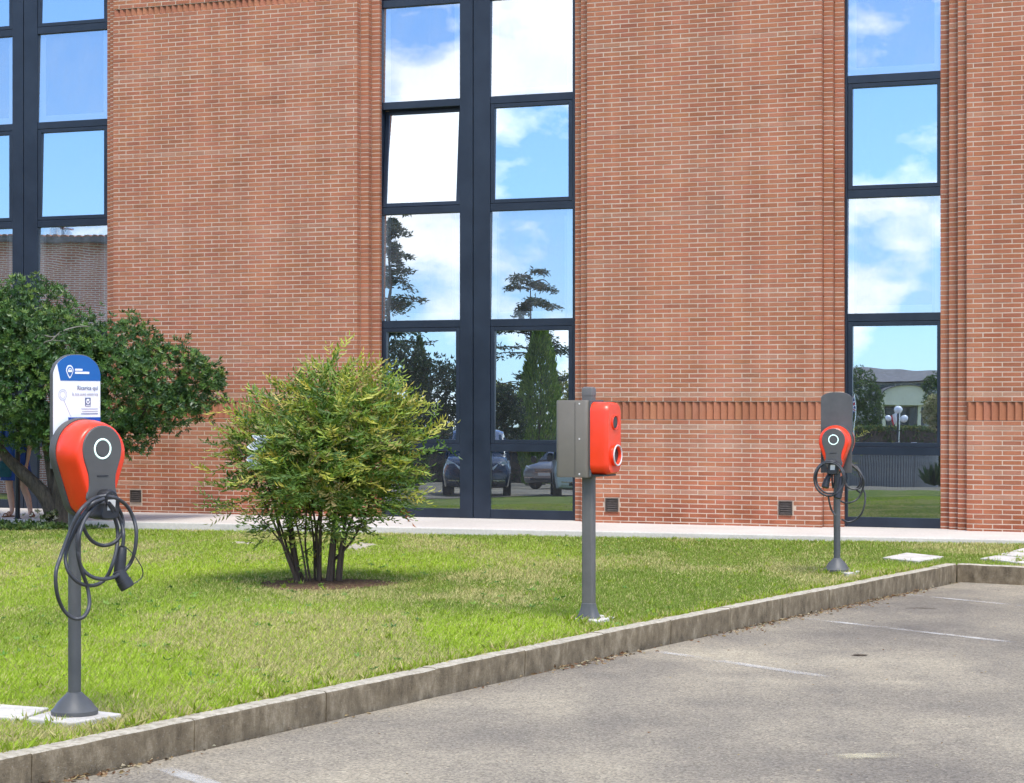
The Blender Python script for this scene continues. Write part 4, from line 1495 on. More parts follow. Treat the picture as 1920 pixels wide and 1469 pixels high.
tn[sunlit] = palette(int(sunlit.sum()), [(0.40, 0.42, 0.070, 5), (0.50, 0.45, 0.10, 3), (0.31, 0.38, 0.065, 3), (0.48, 0.38, 0.13, 0.8)])
od = RNG.random(len(P)) < 0.005
tn[od] = np.array([0.42, 0.15, 0.05])
K = 13
LP, LD, LS_, LL, LT = [], [], [], [], []
Sd = unit(np.cross(A, np.array([0, 0, 1.0]) + 0.35 * RNG.normal(size=A.shape)))
for k in range(K):
    pair = k // 2
    sgn = 1 if k % 2 == 0 else -1
    last = k == K - 1
    t_ = 0.18 + 0.80 * (pair / ((K - 1) / 2)) if not last else 1.0
    droop = np.zeros_like(A)
    droop[:, 2] = -0.16 * t_ * t_ * ln
    base_ = P + A * (ln * t_)[:, None] + droop
    dr = A * (0.62 if not last else 1.0) + Sd * (sgn * 0.85 * (0 if last else 1)) + 0.20 * RNG.normal(size=A.shape) + np.array([0, 0, -0.12])
    LP.append(base_)
    LD.append(dr)
    LS_.append(np.cross(dr, np.array([0, 0, 1.0])) + 0.3 * RNG.normal(size=A.shape))
    LL.append((0.075 - 0.022 * abs(t_ - 0.5)) * RNG.uniform(0.75, 1.2, len(P)))
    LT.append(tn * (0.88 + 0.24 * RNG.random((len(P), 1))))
LL = np.concatenate(LL)
Lp = np.concatenate(LP) - o3
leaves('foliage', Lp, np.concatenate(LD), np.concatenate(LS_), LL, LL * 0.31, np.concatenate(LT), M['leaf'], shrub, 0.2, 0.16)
# pale flower sprays among the leaves
P2, d2, _ = blob_points(sblobs[:6], 1500, 0.9, 0.2, 9)
clus = RNG.choice(len(P2), 40)
pp = (P2[clus][:, None] + RNG.normal(size=(40, 36, 3)) * np.array([0.045, 0.045, 0.06])).reshape(-1, 3) - o3
leaves('flower_sprays', pp, rdir(len(pp)), rdir(len(pp)), 0.016, 0.012, palette(len(pp), [(0.50, 0.36, 0.22, 1), (0.46, 0.40, 0.18, 1)]), M['leaf'], shrub)
for i in range(17):
    a_ = random.uniform(0, 6.283)
    rr0 = random.uniform(0.02, 0.17)
    x0, y0 = rr0 * math.cos(a_) * 1.3 - 0.02, rr0 * math.sin(a_)
    sp = random.uniform(1.6, 3.6)
    top_ = (x0 * sp + random.uniform(-0.12, 0.12), y0 * sp, random.uniform(0.9, 1.35))
    mid_ = (x0 * (1 + (sp - 1) * 0.35) + random.uniform(-.03, .03), y0 * (1 + (sp - 1) * 0.35), 0.45)
    limb([(x0, y0, -0.02), mid_, top_], random.uniform(0.010, 0.022), 0.006, shrub, 'stem', M['stem'], 7)
limb([(0.10, -0.05, -0.02), (0.13, -0.08, 0.3), (0.16, -0.1, 0.8)], 0.030, 0.010, shrub, 'stem', M['stem'])
limb([(0.17, -0.02, -0.02), (0.20, -0.04, 0.3), (0.30, -0.05, 0.9)], 0.024, 0.010, shrub, 'stem', M['stem'])
limb([(0.12, 0.02, 0.2), (0.32, 0.0, 0.42), (0.50, 0.0, 0.80)], 0.014, 0.006, shrub, 'stem', M['stem'])
limb([(-0.12, 0.0, 0.0), (-0.25, 0.0, 0.25), (-0.62, 0.0, 0.72)], 0.012, 0.005, shrub, 'stem', M['stem'])

# crumpled white scrap caught at the shrub's left side
c = at(476, 848, YS - 0.35)
n1, n2 = 7, 16
g = np.array([[(i / (n1 - 1) - 0.5) * 0.13 + 0.03 * math.sin(j * 1.1) + (j / n2) * 0.07, 0, (j / (n2 - 1) - 0.5) * 0.30] for j in range(n2) for i in range(n1)])
g[:, 1] += 0.035 * np.sin(g[:, 0] * 60 + g[:, 2] * 23) + 0.02 * RNG.normal(size=len(g))
g[:, 0] += 0.012 * RNG.normal(size=len(g))
fc = np.array([(j * n1 + i, j * n1 + i + 1, (j + 1) * n1 + i + 1, (j + 1) * n1 + i) for j in range(n2 - 1) for i in range(n1 - 1)])
scrap = np_mesh('white_scrap', g, fc, M['white_cloth'])
scrap.location = c
sm = scrap.modifiers.new('thick', 'SOLIDIFY')
sm.thickness = 0.003
tag(scrap, 'crumpled white scrap showing through the left of the shrub', 'scrap')

# ------------------------------------------------------------------ the clipped evergreen tree
tb = on_lawn(112, 992)
TY = tb.y
tree = empty('evergreen_tree', tb)
tag(tree, 'dark evergreen tree with rounded clumps beside the facade', 'tree')
tbl = px_blobs([(55, 585, 82, 66, 0.2), (120, 640, 88, 62, -0.3), (235, 650, 62, 60, 0.0), (318, 700, 74, 62, -0.1), (372, 722, 46, 62, 0.1), (215, 735, 118, 92, -0.5), (60, 725, 112, 92, -0.7), (296, 768, 78, 44, -0.2),
                (130, 790, 108, 58, -0.5), (20, 790, 70, 56, -0.4), (238, 818, 46, 40, -0.5), (-70, 690, 110, 130, -0.2), (-60, 600, 90, 80, 0.2), (170, 690, 110, 80, -0.7), (395, 715, 26, 24, 0.0), (10, 640, 90, 70, -0.6)], TY, 0.9)
P, d, rr = blob_points(tbl, 9000, 0.62, 0.36, 3)
loc = np.array([to_local(Vector(p)) for p in P])
k_ = loc[:, 1] < -0.12
P, d, rr = P[k_], d[k_], rr[k_]
A = unit(d + np.array([0, -0.05, 0.35]) + 0.45 * RNG.normal(size=P.shape))
tn = palette(len(P), [(0.040, 0.085, 0.022, 5), (0.060, 0.115, 0.026, 4), (0.030, 0.066, 0.020, 3)])
yg = RNG.random(len(P)) < 0.22
tn[yg] = palette(int(yg.sum()), [(0.115, 0.175, 0.035, 2), (0.085, 0.15, 0.034, 2)])
o3 = np.array(tb)
rosettes(P - o3, A, 9, 0.078, 0.021, tn * 1.45, 'crown', M['leaf_glossy'], tree, 1.0)
for b in tbl:                       # twigs into each clump
    pass
def tl(px, py, dy=0.0):
    return at(px, py, TY + dy) - tb
limb([tl(112, 992), tl(112, 960), tl(116, 900, -0.1), tl(128, 820, -0.2), tl(170, 740, -0.3)], 0.19, 0.06, tree, 'trunk', M['bark'], 12)
limb([tl(104, 975), tl(84, 930, -0.1), tl(40, 885, -0.15), tl(2, 845, -0.2), tl(-50, 760, -0.2)], 0.13, 0.05, tree, 'limb', M['bark'], 10)
limb([tl(104, 950), tl(96, 890, 0.0), tl(86, 830, 0.0), tl(70, 740, -0.2), tl(60, 640, 0)], 0.085, 0.03, tree, 'limb', M['bark'], 9)
limb([tl(120, 900, -0.1), tl(190, 830, -0.2), tl(270, 770, -0.2), tl(350, 720, 0)], 0.07, 0.02, tree, 'limb', M['bark'], 8)
limb([tl(128, 820, -0.2), tl(130, 740, -0.2), tl(110, 660, -0.1)], 0.06, 0.02, tree, 'limb', M['bark'], 8)
for pts in ([(60, 640, -0.9), (75, 628, -1.0), (100, 632, -1.0), (130, 622, -1.0)], [(95, 640, -1.1), (120, 620, -1.1), (160, 612, -1.0), (185, 622, -0.9)], [(70, 655, -1.1), (90, 640, -1.1), (125, 640, -1.15)]):
    limb([tl(*p) for p in pts], 0.012, 0.005, tree, 'twig', M['box_grey'], 6)

# low plants round the trunk
def ground_plants(name, cx, cy, rx, ry, n, label, cols, L=0.06, hmax=0.14, kind='stuff'):
    a_ = RNG.random(n) * 6.283
    r_ = np.sqrt(RNG.random(n))
    X, Y = cx + rx * r_ * np.cos(a_), cy + ry * r_ * np.sin(a_)
    keep = np.array([to_local(Vector((x, y, 0))).y < -0.2 for x, y in zip(X, Y)])
    X, Y = X[keep], Y[keep]
    Z = 0.2 - KL * Y + RNG.random(len(X)) * hmax * (1 - 0.6 * r_[keep])
    P_ = np.stack([X, Y, Z], 1)
    A_ = unit(RNG.normal(size=P_.shape) * 0.5 + np.array([0, -0.2, 1.0]))
    o = rosettes(P_, A_, 6, L, L * 0.42, palette(len(P_), cols), name, M['leaf'], None, 1.1)
    tag(o, label, None, None, kind)
    return o
ground_plants('ground_cover', tb.x - 0.75, tb.y - 0.35, 1.5, 0.38, 620, 'low leafy ground cover along the pavement left of the trunk', [(0.075, 0.13, 0.028, 2), (0.11, 0.17, 0.04, 2), (0.05, 0.095, 0.025, 2)])
wp_ = at(88, 966, TY - 0.2)
P_ = np.array([[wp_.x + RNG.normal() * 0.10, wp_.y + RNG.normal() * 0.06, -0.22 + RNG.random() * 0.24] for _ in range(60)])
o = rosettes(P_ - np.array([wp_.x, wp_.y, -0.27]), unit(RNG.normal(size=P_.shape) * 0.6 + np.array([0, -0.3, 1.0])), 6, 0.05, 0.026, palette(60, [(0.30, 0.30, 0.16, 2), (0.10, 0.15, 0.04, 2), (0.55, 0.52, 0.40, 1)]), 'weeds', M['leaf'], None)
o.location = (wp_.x, wp_.y, -0.27)
tag(o, 'pale leaved weeds at the foot of the tree trunk', None, None, 'stuff')

# ------------------------------------------------------------------ person and pole behind the tree
pp = at(30, 970, 34.15 * Q)
person = empty('person', (pp.x, pp.y, PAVE_Z), R(-6))
tag(person, 'person in a blue dress and brown sandals standing half hidden by the tree', 'person')
def skin_body(verts, edges, root, name, mat, parent, sub=2):
    me = bpy.data.meshes.new('tmp')
    me.from_pydata([v[:3] for v in verts], edges, [])
    o = bpy.data.objects.new('tmp', me)
    COL.objects.link(o)
    md = o.modifiers.new('s', 'SKIN')
    md.use_smooth_shade = True
    sv = me.skin_vertices[0].data
    for i, v in enumerate(verts):
        sv[i].radius = (v[3], v[4] if len(v) > 4 else v[3])
        sv[i].use_root = (i == root)
    sb = o.modifiers.new('sub', 'SUBSURF')
    sb.levels = sb.render_levels = sub
    dg = bpy.context.evaluated_depsgraph_get()
    m2 = bpy.data.meshes.new_from_object(o.evaluated_get(dg))
    bpy.data.objects.remove(o)
    m2.materials.clear()
    m2.materials.append(mat)
    m2.polygons.foreach_set('use_smooth', [True] * len(m2.polygons))
    return link(name, m2, parent)
V_ = [(0, 0, 0.92, 0.13, 0.10), (0, 0, 1.10, 0.115, 0.085), (0, 0, 1.28, 0.13, 0.09), (0, 0, 1.38, 0.06, 0.055), (0, 0, 1.45, 0.045, 0.045), (0, -0.01, 1.52, 0.068, 0.078), (0, -0.01, 1.60, 0.066, 0.076), (0, 0, 1.66, 0.03, 0.035),
      (-0.09, 0, 0.84, 0.085), (-0.105, -0.01, 0.50, 0.056), (-0.10, 0.0, 0.42, 0.054), (-0.09, 0.03, 0.30, 0.054), (-0.065, 0.02, 0.09, 0.034), (-0.075, -0.02, 0.045, 0.036), (-0.11, -0.13, 0.025, 0.026),
      (0.09, 0, 0.84, 0.085), (0.11, -0.01, 0.50, 0.056), (0.125, 0.0, 0.42, 0.054), (0.165, 0.03, 0.30, 0.054), (0.215, 0.02, 0.09, 0.034), (0.225, -0.02, 0.045, 0.036), (0.285, -0.12, 0.025, 0.026),
      (0.17, 0, 1.34, 0.05), (0.215, 0.0, 1.08, 0.040), (0.195, -0.05, 0.84, 0.026), (0.19, -0.07, 0.78, 0.028, 0.016),
      (-0.17, 0, 1.34, 0.05), (-0.225, 0.0, 1.08, 0.040), (-0.215, -0.08, 0.86, 0.026), (-0.20, -0.10, 0.80, 0.028, 0.016)]
E_ = [(0, 1), (1, 2), (2, 3), (3, 4), (4, 5), (5, 6), (6, 7), (0, 8), (8, 9), (9, 10), (10, 11), (11, 12), (12, 13), (13, 14), (0, 15), (15, 16), (16, 17), (17, 18), (18, 19), (19, 20), (20, 21), (2, 22), (22, 23), (23, 24), (24, 25), (2, 26), (26, 27), (27, 28), (28, 29)]
for hb in (25, 29):                       # fingers and thumb
    hx, hy, hz = V_[hb][:3]
    for k in range(5):
        i0 = len(V_)
        off_ = (k - 1.5) * 0.013 if k < 4 else -0.034
        V_.append((hx + (0 if k < 4 else off_ * 0.5), hy + (off_ if k < 4 else -0.022), hz - (0.045 if k < 4 else 0.02), 0.0085))
        V_.append((hx + (0.006 if k < 4 else off_ * 0.5), hy + (off_ if k < 4 else -0.030), hz - ((0.085 - 0.006 * abs(k - 1.2)) if k < 4 else 0.05), 0.007))
        E_ += [(hb, i0), (i0, i0 + 1)]
skin_body(V_, E_, 0, 'body', M['skin'], person)
def ell(z, a_, b_, n=28, ph=0.0, fl=0.0, cx=0.0):
    return [(cx + (a_ + fl * math.sin(7 * t_ + ph)) * math.cos(t_), (b_ + fl * math.sin(7 * t_ + ph)) * math.sin(t_), z) for t_ in [2 * math.pi * i / n for i in range(n)]]
mb = MB()
mb.loft([ell(0.545, 0.235, 0.17, fl=0.014, cx=0.0), ell(0.56, 0.238, 0.172, fl=0.014), ell(0.75, 0.205, 0.155, fl=0.008, ph=0.3), ell(0.92, 0.178, 0.135, fl=0.003), ell(1.08, 0.15, 0.112), ell(1.22, 0.168, 0.120), ell(1.33, 0.170, 0.105), ell(1.39, 0.12, 0.08), ell(1.41, 0.075, 0.065)], False, False)
dr = mb.build('dress', M['dress'], person, smooth=60)
md = dr.modifiers.new('t', 'SOLIDIFY')
md.thickness = 0.004
for s_ in (-1, 1):
    mb = MB()
    mb.tube([(s_ * 0.13, 0, 1.36), (s_ * 0.19, 0, 1.26), (s_ * 0.212, 0, 1.14)], [0.065, 0.062, 0.066], 14, False)
    mb.build('sleeve', M['dress'], person, smooth=60)
mb = MB()
hr = []
for i in range(9):
    th = math.pi * i / 8 * 0.62
    hr.append([(0.084 * math.sin(th) * math.cos(t_), 0.012 + 0.095 * math.sin(th) * math.sin(t_) + (0.012 if math.sin(t_) > 0 else 0), 1.595 + 0.10 * math.cos(th)) for t_ in [2 * math.pi * k / 20 for k in range(20)]])
hr.append([(0.078 * math.cos(t_), 0.03 + 0.075 * math.sin(t_) * (1 if math.sin(t_) > 0 else 0.12), 1.42) for t_ in [2 * math.pi * k / 20 for k in range(20)]])
mb.loft(hr)
mb.build('hair', M['hair'], person, smooth=60)
for ex in (-0.028, 0.028):
    mb = MB()
    mb.lathe([(0.001, -0.004), (0.008, 0), (0.001, 0.004)], 10, (ex, -0.083, 1.565), 'y')
    mb.build('eye', M['black_plastic'], person)
mb = MB()
mb.tube([(0, -0.078, 1.575), (0, -0.098, 1.545), (0, -0.082, 1.535)], [0.007, 0.012, 0.008], 8)
mb.build('nose', M['skin'], person, smooth=60)
mb = MB()
mb.tube([(-0.02, -0.078, 1.508), (0, -0.086, 1.506), (0.02, -0.078, 1.508)], 0.004, 6)
mb.build('mouth', M['leather'], person, smooth=60)
for (ax, ay, fx, fy) in ((-0.07, 0.03, -0.13, -0.18), (0.22, 0.03, 0.315, -0.17)):
    d_ = Vector((fx - ax, fy - ay, 0)).normalized()
    n_ = Vector((-d_.y, d_.x, 0))
    mb = MB()
    sole = []
    for t_, w_ in ((0.0, 0.028), (0.04, 0.034), (0.12, 0.032), (0.18, 0.042), (0.23, 0.034), (0.25, 0.014)):
        sole.append((Vector((ax, ay, 0)) - d_ * 0.02 + d_ * t_, w_))
    ring = [p + n_ * w_ for p, w_ in sole] + [p - n_ * w_ for p, w_ in reversed(sole)]
    mb.loft([[(p.x, p.y, 0.001) for p in ring], [(p.x, p.y, 0.018) for p in ring]])
    sd = mb.build('sandal', M['leather'], person)
    for t_, h_, w_ in ((0.16, 0.055, 0.040), (0.085, 0.075, 0.034)):
        q = Vector((ax, ay, 0)) + d_ * t_
        mb = MB()
        mb.tube(spline([(q - n_ * w_)[:2] + (0.012,) if False else (q.x - n_.x * w_, q.y - n_.y * w_, 0.012), (q.x - n_.x * w_ * 0.7, q.y - n_.y * w_ * 0.7, h_ * 0.8), (q.x, q.y, h_), (q.x + n_.x * w_ * 0.7, q.y + n_.y * w_ * 0.7, h_ * 0.8), (q.x + n_.x * w_, q.y + n_.y * w_, 0.012)], 4), 0.009, 6)
        mb.build('strap', M['leather'], sd, smooth=60)
# bag at the hip
bg_ = at(7, 878, 33.95 * Q)
bag = empty('shoulder_bag', (bg_.x, bg_.y, bg_.z - 0.13), R(15))
tag(bag, 'teal shoulder bag hanging at the hip of the person in blue', 'bag')
mb = MB()
mb.loft([[(x * s_, y * s_, z) for x, y in rrect(0.24, 0.10, 0.04)] for z, s_ in ((0, 0.86), (0.02, 1.0), (0.14, 1.03), (0.21, 0.92), (0.225, 0.7))])
mb.build('bag_body', M['teal'], bag, smooth=45)
mb = MB()
mb.loft([[(x * s_, y * s_ - 0.002, z) for x, y in rrect(0.245, 0.106, 0.04)] for z, s_ in ((0.13, 1.0), (0.135, 1.03), (0.215, 0.94), (0.232, 0.7))])
mb.build('bag_flap', M['teal'], bag, smooth=45)
mb = MB()
mb.tube(spline([(-0.11, 0, 0.2), (-0.08, 0.06, 0.36), (0.0, 0.15, 0.62), (0.10, 0.10, 0.36), (0.11, 0, 0.2)], 6), 0.010, 6)
mb.build('bag_strap', M['leather'], bag, smooth=60)
# dark pole in front of the person
q = at(33, 972, 33.55 * Q)
pole = empty('dark_pole', (q.x, q.y, PAVE_Z))
tag(pole, 'thin black pole at the pavement edge in front of the person', 'pole')
mb = MB()
mb.lathe([(0.036, 0.0), (0.036, 1.75)], 16)
mb.build('shaft', M['frame_dark'], pole, smooth=40)
mb = MB()
mb.lathe([(0.036, 1.75), (0.045, 1.755), (0.045, 1.78), (0.02, 1.80)], 16)
mb.build('cap', M['frame_dark'], pole, smooth=40)
mb = MB()
mb.lathe([(0.06, 0.0), (0.06, 0.008), (0.037, 0.012)], 16)
mb.build('foot_plate', M['frame_dark'], pole, smooth=40)

# ------------------------------------------------------------------ grass blades
def inside(poly, X, Y):
    r = np.zeros(len(X), bool)
    n = len(poly)
    for i in range(n):
        (x0, y0), (x1, y1) = poly[i], poly[(i + 1) % n]
        c = ((y0 > Y) != (y1 > Y)) & (X < (x1 - x0) * (Y - y0) / (y1 - y0 + 1e-12) + x0)
        r ^= c
    return r
lawn_poly = [(p.x - 0.10, p.y + 0.05) for p in KPX] + [(CORNER.x - 0.03, CORNER.y + 0.18), (END.x + 0.1, END.y + 0.16), (PV_R.x + 3, END.y + 0.1), (PV_R.x, PV_R.y - 0.03), (PV_L.x, PV_L.y - 0.03), (-20, 40), (-20, 8.02)]
GX, GY, GW = [], [], []
for y0, y1, dens, w in ((9.4, 12.5, 6500, 0.0034), (12.5, 16, 5000, 0.0042), (16, 21, 3600, 0.0055), (21, 27, 2400, 0.0072), (27, 35, 1500, 0.0095)):
    y0, y1 = y0 * Q, y1 * Q
    dens = dens * 1.1
    x0, x1 = -0.285 * y1 - 0.6, 0.275 * y1 + 0.5
    n = int((x1 - x0) * (y1 - y0) * dens)
    X, Y = RNG.uniform(x0, x1, n), RNG.uniform(y0, y1, n)
    k_ = inside(lawn_poly, X, Y) & (X > -0.285 * Y - 0.6)
    GX.append(X[k_]); GY.append(Y[k_]); GW.append(np.full(int(k_.sum()), w))
GX, GY, GW = np.concatenate(GX), np.concatenate(GY), np.concatenate(GW)
bare = np.zeros(len(GX), bool)
for si_, s_ in enumerate(SLABS):
    sk = 0.97 if si_ in (0, 1, 2, 3, 4) else 0.8
    cx_, cy_ = np.mean([p[0] for p in s_]), np.mean([p[1] for p in s_])
    sh = [(cx_ + (x - cx_) * sk, cy_ + (y - cy_) * sk) for x, y in s_]
    bare |= inside(sh, GX, GY)
dsh = np.hypot((GX - SB.x - 0.05) / 0.62, (GY - SB.y + 0.1) / 0.78)
bare |= (dsh < 0.9 + 0.25 * RNG.random(len(GX))) & (RNG.random(len(GX)) < 0.9)
dry = fbm(GX * 0.9 + 40, GY * 0.42 + 40, 20, 4)
lush = fbm(GX * 0.45 + 80, GY * 0.22 + 10, 30, 3)
kx = np.array([kerb_x(y) for y in np.linspace(8, 20.7, 60)])
near_k = np.interp(GY, np.linspace(8, 20.7, 60), kx) - GX        # distance from the kerb
edge = np.clip(1 - near_k / 0.55, 0, 1) * (GY < 20.6) * (fbm(GX * 2 + 5, GY * 2 + 9, 44, 3) > 0.42)
# a scuffed dry patch near the far post
q = on_lawn(1535, 1024)
scuff = np.exp(-(((GX - q.x) / 0.35) ** 2 + ((GY - q.y) / 0.7) ** 2))
k_ = ~bare & (RNG.random(len(GX)) > scuff * 0.8)
GX, GY, GW, dry, lush, edge, dsh = [a_[k_] for a_ in (GX, GY, GW, dry, lush, edge, dsh)]
n = len(GX)
GZ = 0.2 - KL * GY - 0.002
hmul = 0.75 + 0.7 * lush
H = RNG.uniform(0.018, 0.044, n) * hmul * (0.85 + GW * 16)
ph = RNG.random(n) * 6.283
lean = RNG.uniform(0.25, 0.95, n)
D_ = np.stack([np.cos(ph) * lean, np.sin(ph) * lean, np.ones(n)], 1)
D_ = unit(D_)
S_ = np.stack([-np.sin(ph), np.cos(ph), np.zeros(n)], 1)
V0 = np.stack([GX, GY, GZ], 1)
tip = V0 + D_ * H[:, None] * np.array([1.35, 1.35, 1.0])
V = np.stack([V0 - S_ * GW[:, None] / 2, V0 + S_ * GW[:, None] / 2, V0 + D_ * (H * 0.6)[:, None] + S_ * GW[:, None] * 0.35, tip], 1).reshape(-1, 3)
i = np.arange(n)[:, None] * 4
Fc = np.concatenate([i + np.array([[0, 1, 2]]), i + np.array([[0, 2, 3]])], 0)
gcol = np.array([0.150, 0.225, 0.028])[None] * np.ones((n, 1))
gl = np.array([0.405, 0.525, 0.060])
gd = np.array([0.225, 0.305, 0.052])
gs = np.array([0.60, 0.53, 0.23])
t_ = np.clip((lush - 0.42) / 0.25, 0, 1)[:, None]
far = np.clip((GY - 23.5 * Q) / 4.0, 0, 1)[:, None] * 0.55
gcol = gd * (1 - t_) + gl * t_
gcol = gcol * (1 - far) + gd * far
pd = np.clip((dry - 0.50) / 0.16, 0, 1) * 0.58 + 0.14 + edge * 0.55 + np.exp(-((dsh - 1.1) / 0.35) ** 2) * 0.30
isdry = RNG.random(n) < pd
gcol[isdry] = gs * RNG.uniform(0.7, 1.1, (int(isdry.sum()), 1))
gcol *= RNG.uniform(0.72, 1.22, (n, 1))
grass = np_mesh('grass', V, Fc, M['grass'], None, np.repeat(gcol, 4, axis=0))
tag(grass, 'short summer lawn grass with dry patches', None, None, 'stuff')

# longer tufts left by the mower at the kerb, the slabs and the post feet, and clover in the lawn
TX, TYY, TH_ = [], [], []
for _ in range(520):
    y = random.uniform(8.3, 20.4)
    x = kerb_x(y) - 0.115 - abs(random.gauss(0, 0.05))
    TX.append(x); TYY.append(y); TH_.append(random.uniform(0.03, 0.075))
for si_, s_ in enumerate(SLABS):
    for _ in range(7 if si_ < 5 else 22):
        i = random.randrange(len(s_))
        (x0, y0), (x1, y1) = s_[i], s_[(i + 1) % len(s_)]
        t_ = random.random()
        TX.append(x0 + (x1 - x0) * t_ + random.gauss(0, 0.03)); TYY.append(y0 + (y1 - y0) * t_ + random.gauss(0, 0.03)); TH_.append(random.uniform(0.03, 0.07))
for b_ in (b2, b3):
    for _ in range(10):
        a_ = random.uniform(0, 6.283)
        TX.append(b_.x + 0.15 * math.cos(a_)); TYY.append(b_.y + 0.15 * math.sin(a_)); TH_.append(random.uniform(0.03, 0.08))
for _ in range(500):
    y = random.uniform(8.3, 27)
    TX.append(random.uniform(-0.27 * y, min(0.27 * y, kerb_x(min(y, 20.3)) - 0.2))); TYY.append(y); TH_.append(random.uniform(0.03, 0.06))
nt_ = len(TX)
kk = 14
X = np.repeat(TX, kk) + RNG.normal(size=nt_ * kk) * 0.014
Y = np.repeat(TYY, kk) + RNG.normal(size=nt_ * kk) * 0.014
hh_ = np.repeat(TH_, kk) * RNG.uniform(0.6, 1.25, nt_ * kk)
P_ = np.stack([X, Y, 0.2 - KL * Y], 1)
k_ = inside(lawn_poly, X, Y)
D_ = unit(np.stack([RNG.normal(size=len(X)) * 0.55, RNG.normal(size=len(X)) * 0.55, np.ones(len(X))], 1))
tcol = np.where(RNG.random((len(X), 1)) < 0.25, gs, gl * 0.85) * RNG.uniform(0.7, 1.15, (len(X), 1))
tuf = leaves('grass_tufts', P_[k_], D_[k_], rdir(int(k_.sum())), hh_[k_], 0.005, tcol[k_], M['grass'], None, 0.1, 0.3)
tag(tuf, 'longer grass tufts along the kerb and round the post feet', None, None, 'stuff')
nw = 700
Y = RNG.uniform(8.3, 27, nw)
X = RNG.uniform(-0.27, 0.1, nw) * Y
cl = fbm(X * 1.2 + 7, Y * 0.8 + 3, 91, 3) > 0.52
k_ = inside(lawn_poly, X, Y) & cl
P_ = np.stack([X, Y, 0.2 - KL * Y + 0.022], 1)[k_]
wd = rosettes(P_, unit(RNG.normal(size=P_.shape) * 0.2 + np.array([0, 0, 1.0])), 6, 0.035, 0.018, palette(len(P_), [(0.15, 0.27, 0.05, 2), (0.22, 0.34, 0.06, 2), (0.10, 0.20, 0.04, 1)]), 'weeds', M['leaf'], None, 1.25)
tag(wd, 'flat leaved weeds scattered through the lawn', None, None, 'stuff')

# dry leaves and crumbs along the foot of the kerb, twigs and bits on the asphalt
n = 1500
t_ = RNG.random(n)
Yk = 8.2 + t_ * 12.2
Xk = np.interp(Yk, np.linspace(8, 20.7, 60), kx) + np.abs(RNG.normal(size=n)) * 0.07 * (0.4 + fbm(Yk * 1.3, Yk * 0 + 3, 61, 3) * 1.6) + 0.004
clump = fbm(Yk * 0.9 + 3, Yk * 0 + 9, 62, 2)
k_ = RNG.random(n) < np.clip((clump - 0.32) * 3, 0.08, 1)
Xk, Yk = Xk[k_], Yk[k_]
n2_ = 420
X2, Y2 = RNG.uniform(-2, 7, n2_), RNG.uniform(8.2, 21, n2_)
k2 = X2 > np.interp(Y2, np.linspace(8, 20.7, 60), kx) + 0.2
Xk, Yk = np.concatenate([Xk, X2[k2]]), np.concatenate([Yk, Y2[k2]])
P_ = np.stack([Xk, Yk, 0.10 - KA * Yk + 0.006], 1)
dd = rdir(len(P_)) * np.array([1, 1, 0.12])
ss = RNG.normal(size=P_.shape) * np.array([1, 1, 0.25])
LLn = RNG.uniform(0.012, 0.045, len(P_)) * np.where(np.arange(len(P_)) < k_.sum(), 1.0, 0.55)
lit = leaves('leaf_litter', P_, dd, ss, LLn, LLn * 0.45, palette(len(P_), [(0.36, 0.25, 0.12, 3), (0.22, 0.12, 0.06, 3), (0.48, 0.40, 0.26, 2), (0.10, 0.07, 0.04, 1)]), M['leaf'], None, 0.3)
tag(lit, 'dry leaves and crumbs lying along the foot of the kerb', None, None, 'stuff')
for (x, y, L, a_, lb) in ((1612, 1229, 0.12, 0.1, 'flat brown leaf on the asphalt'), (1727, 1141, 0.26, -0.1, 'thin dark twig lying near the kerb corner')):
    q = on_park(x, y, 0.006)
    mb = MB()
    pts = spline([(-L / 2, 0, 0.0), (-L * 0.15, 0.012, 0.004), (L * 0.2, -0.006, 0.004), (L / 2, 0.01, 0.0)], 4)
    mb.tube(pts, [0.002 + 0.009 * math.sin(math.pi * i / (len(pts) - 1)) * (1.6 if 'leaf' in lb else 0.5) for i in range(len(pts))], 6)
    o = mb.build('twig' if 'twig' in lb else 'fallen_leaf', M['bark'], None, smooth=60)
    o.location = q
    o.scale = (1, 1, 0.5)
    o.rotation_euler = (0, 0, a_)
    tag(o, lb, 'twig' if 'twig' in lb else 'leaf')
# ------------------------------------------------------------------ across the lawn: what the windows mirror
m = M['far_brick'] = principled('far_brick', (0.38, 0.17, 0.11), 0.9)
bt_ = nd(m, 'ShaderNodeTexBrick')
bt_.inputs['Color1'].default_value = (0.62, 0.23, 0.13, 1)
bt_.inputs['Color2'].default_value = (0.54, 0.19, 0.11, 1)
bt_.inputs['Mortar'].default_value = (0.80, 0.66, 0.55, 1)
bt_.inputs['Scale'].default_value = 1.0
bt_.inputs['Mortar Size'].default_value = 0.012
bt_.inputs['Brick Width'].default_value = 0.256
bt_.inputs['Row Height'].default_value = 0.065
t_ = nd(m, 'ShaderNodeTexCoord')
mm = nd(m, 'ShaderNodeMapping')
mm.inputs['Rotation'].default_value = (R(90), 0, 0)
lk(m, t_.outputs['Object'], mm.inputs['Vector'])
lk(m, mm.outputs[0], bt_.inputs['Vector'])
lk(m, bt_.outputs['Color'], base(m))
M['roof_tile'] = worn('roof_tile', (0.36, 0.15, 0.075), 0.9, 0.35, 5)
M['roof_grey'] = worn('roof_grey', (0.13, 0.125, 0.125), 0.8, 0.2, 2)
M['cream'] = worn('cream', (0.72, 0.70, 0.54), 0.7, 0.06, 2)
M['concrete'] = worn('concrete', (0.42, 0.42, 0.40), 0.9, 0.15, 3)
M['dark_glass'] = principled('dark_glass', (0.02, 0.035, 0.05), 0.08)
M['car_blue'] = principled('car_blue', (0.010, 0.020, 0.050), 0.25, coat=1.0)
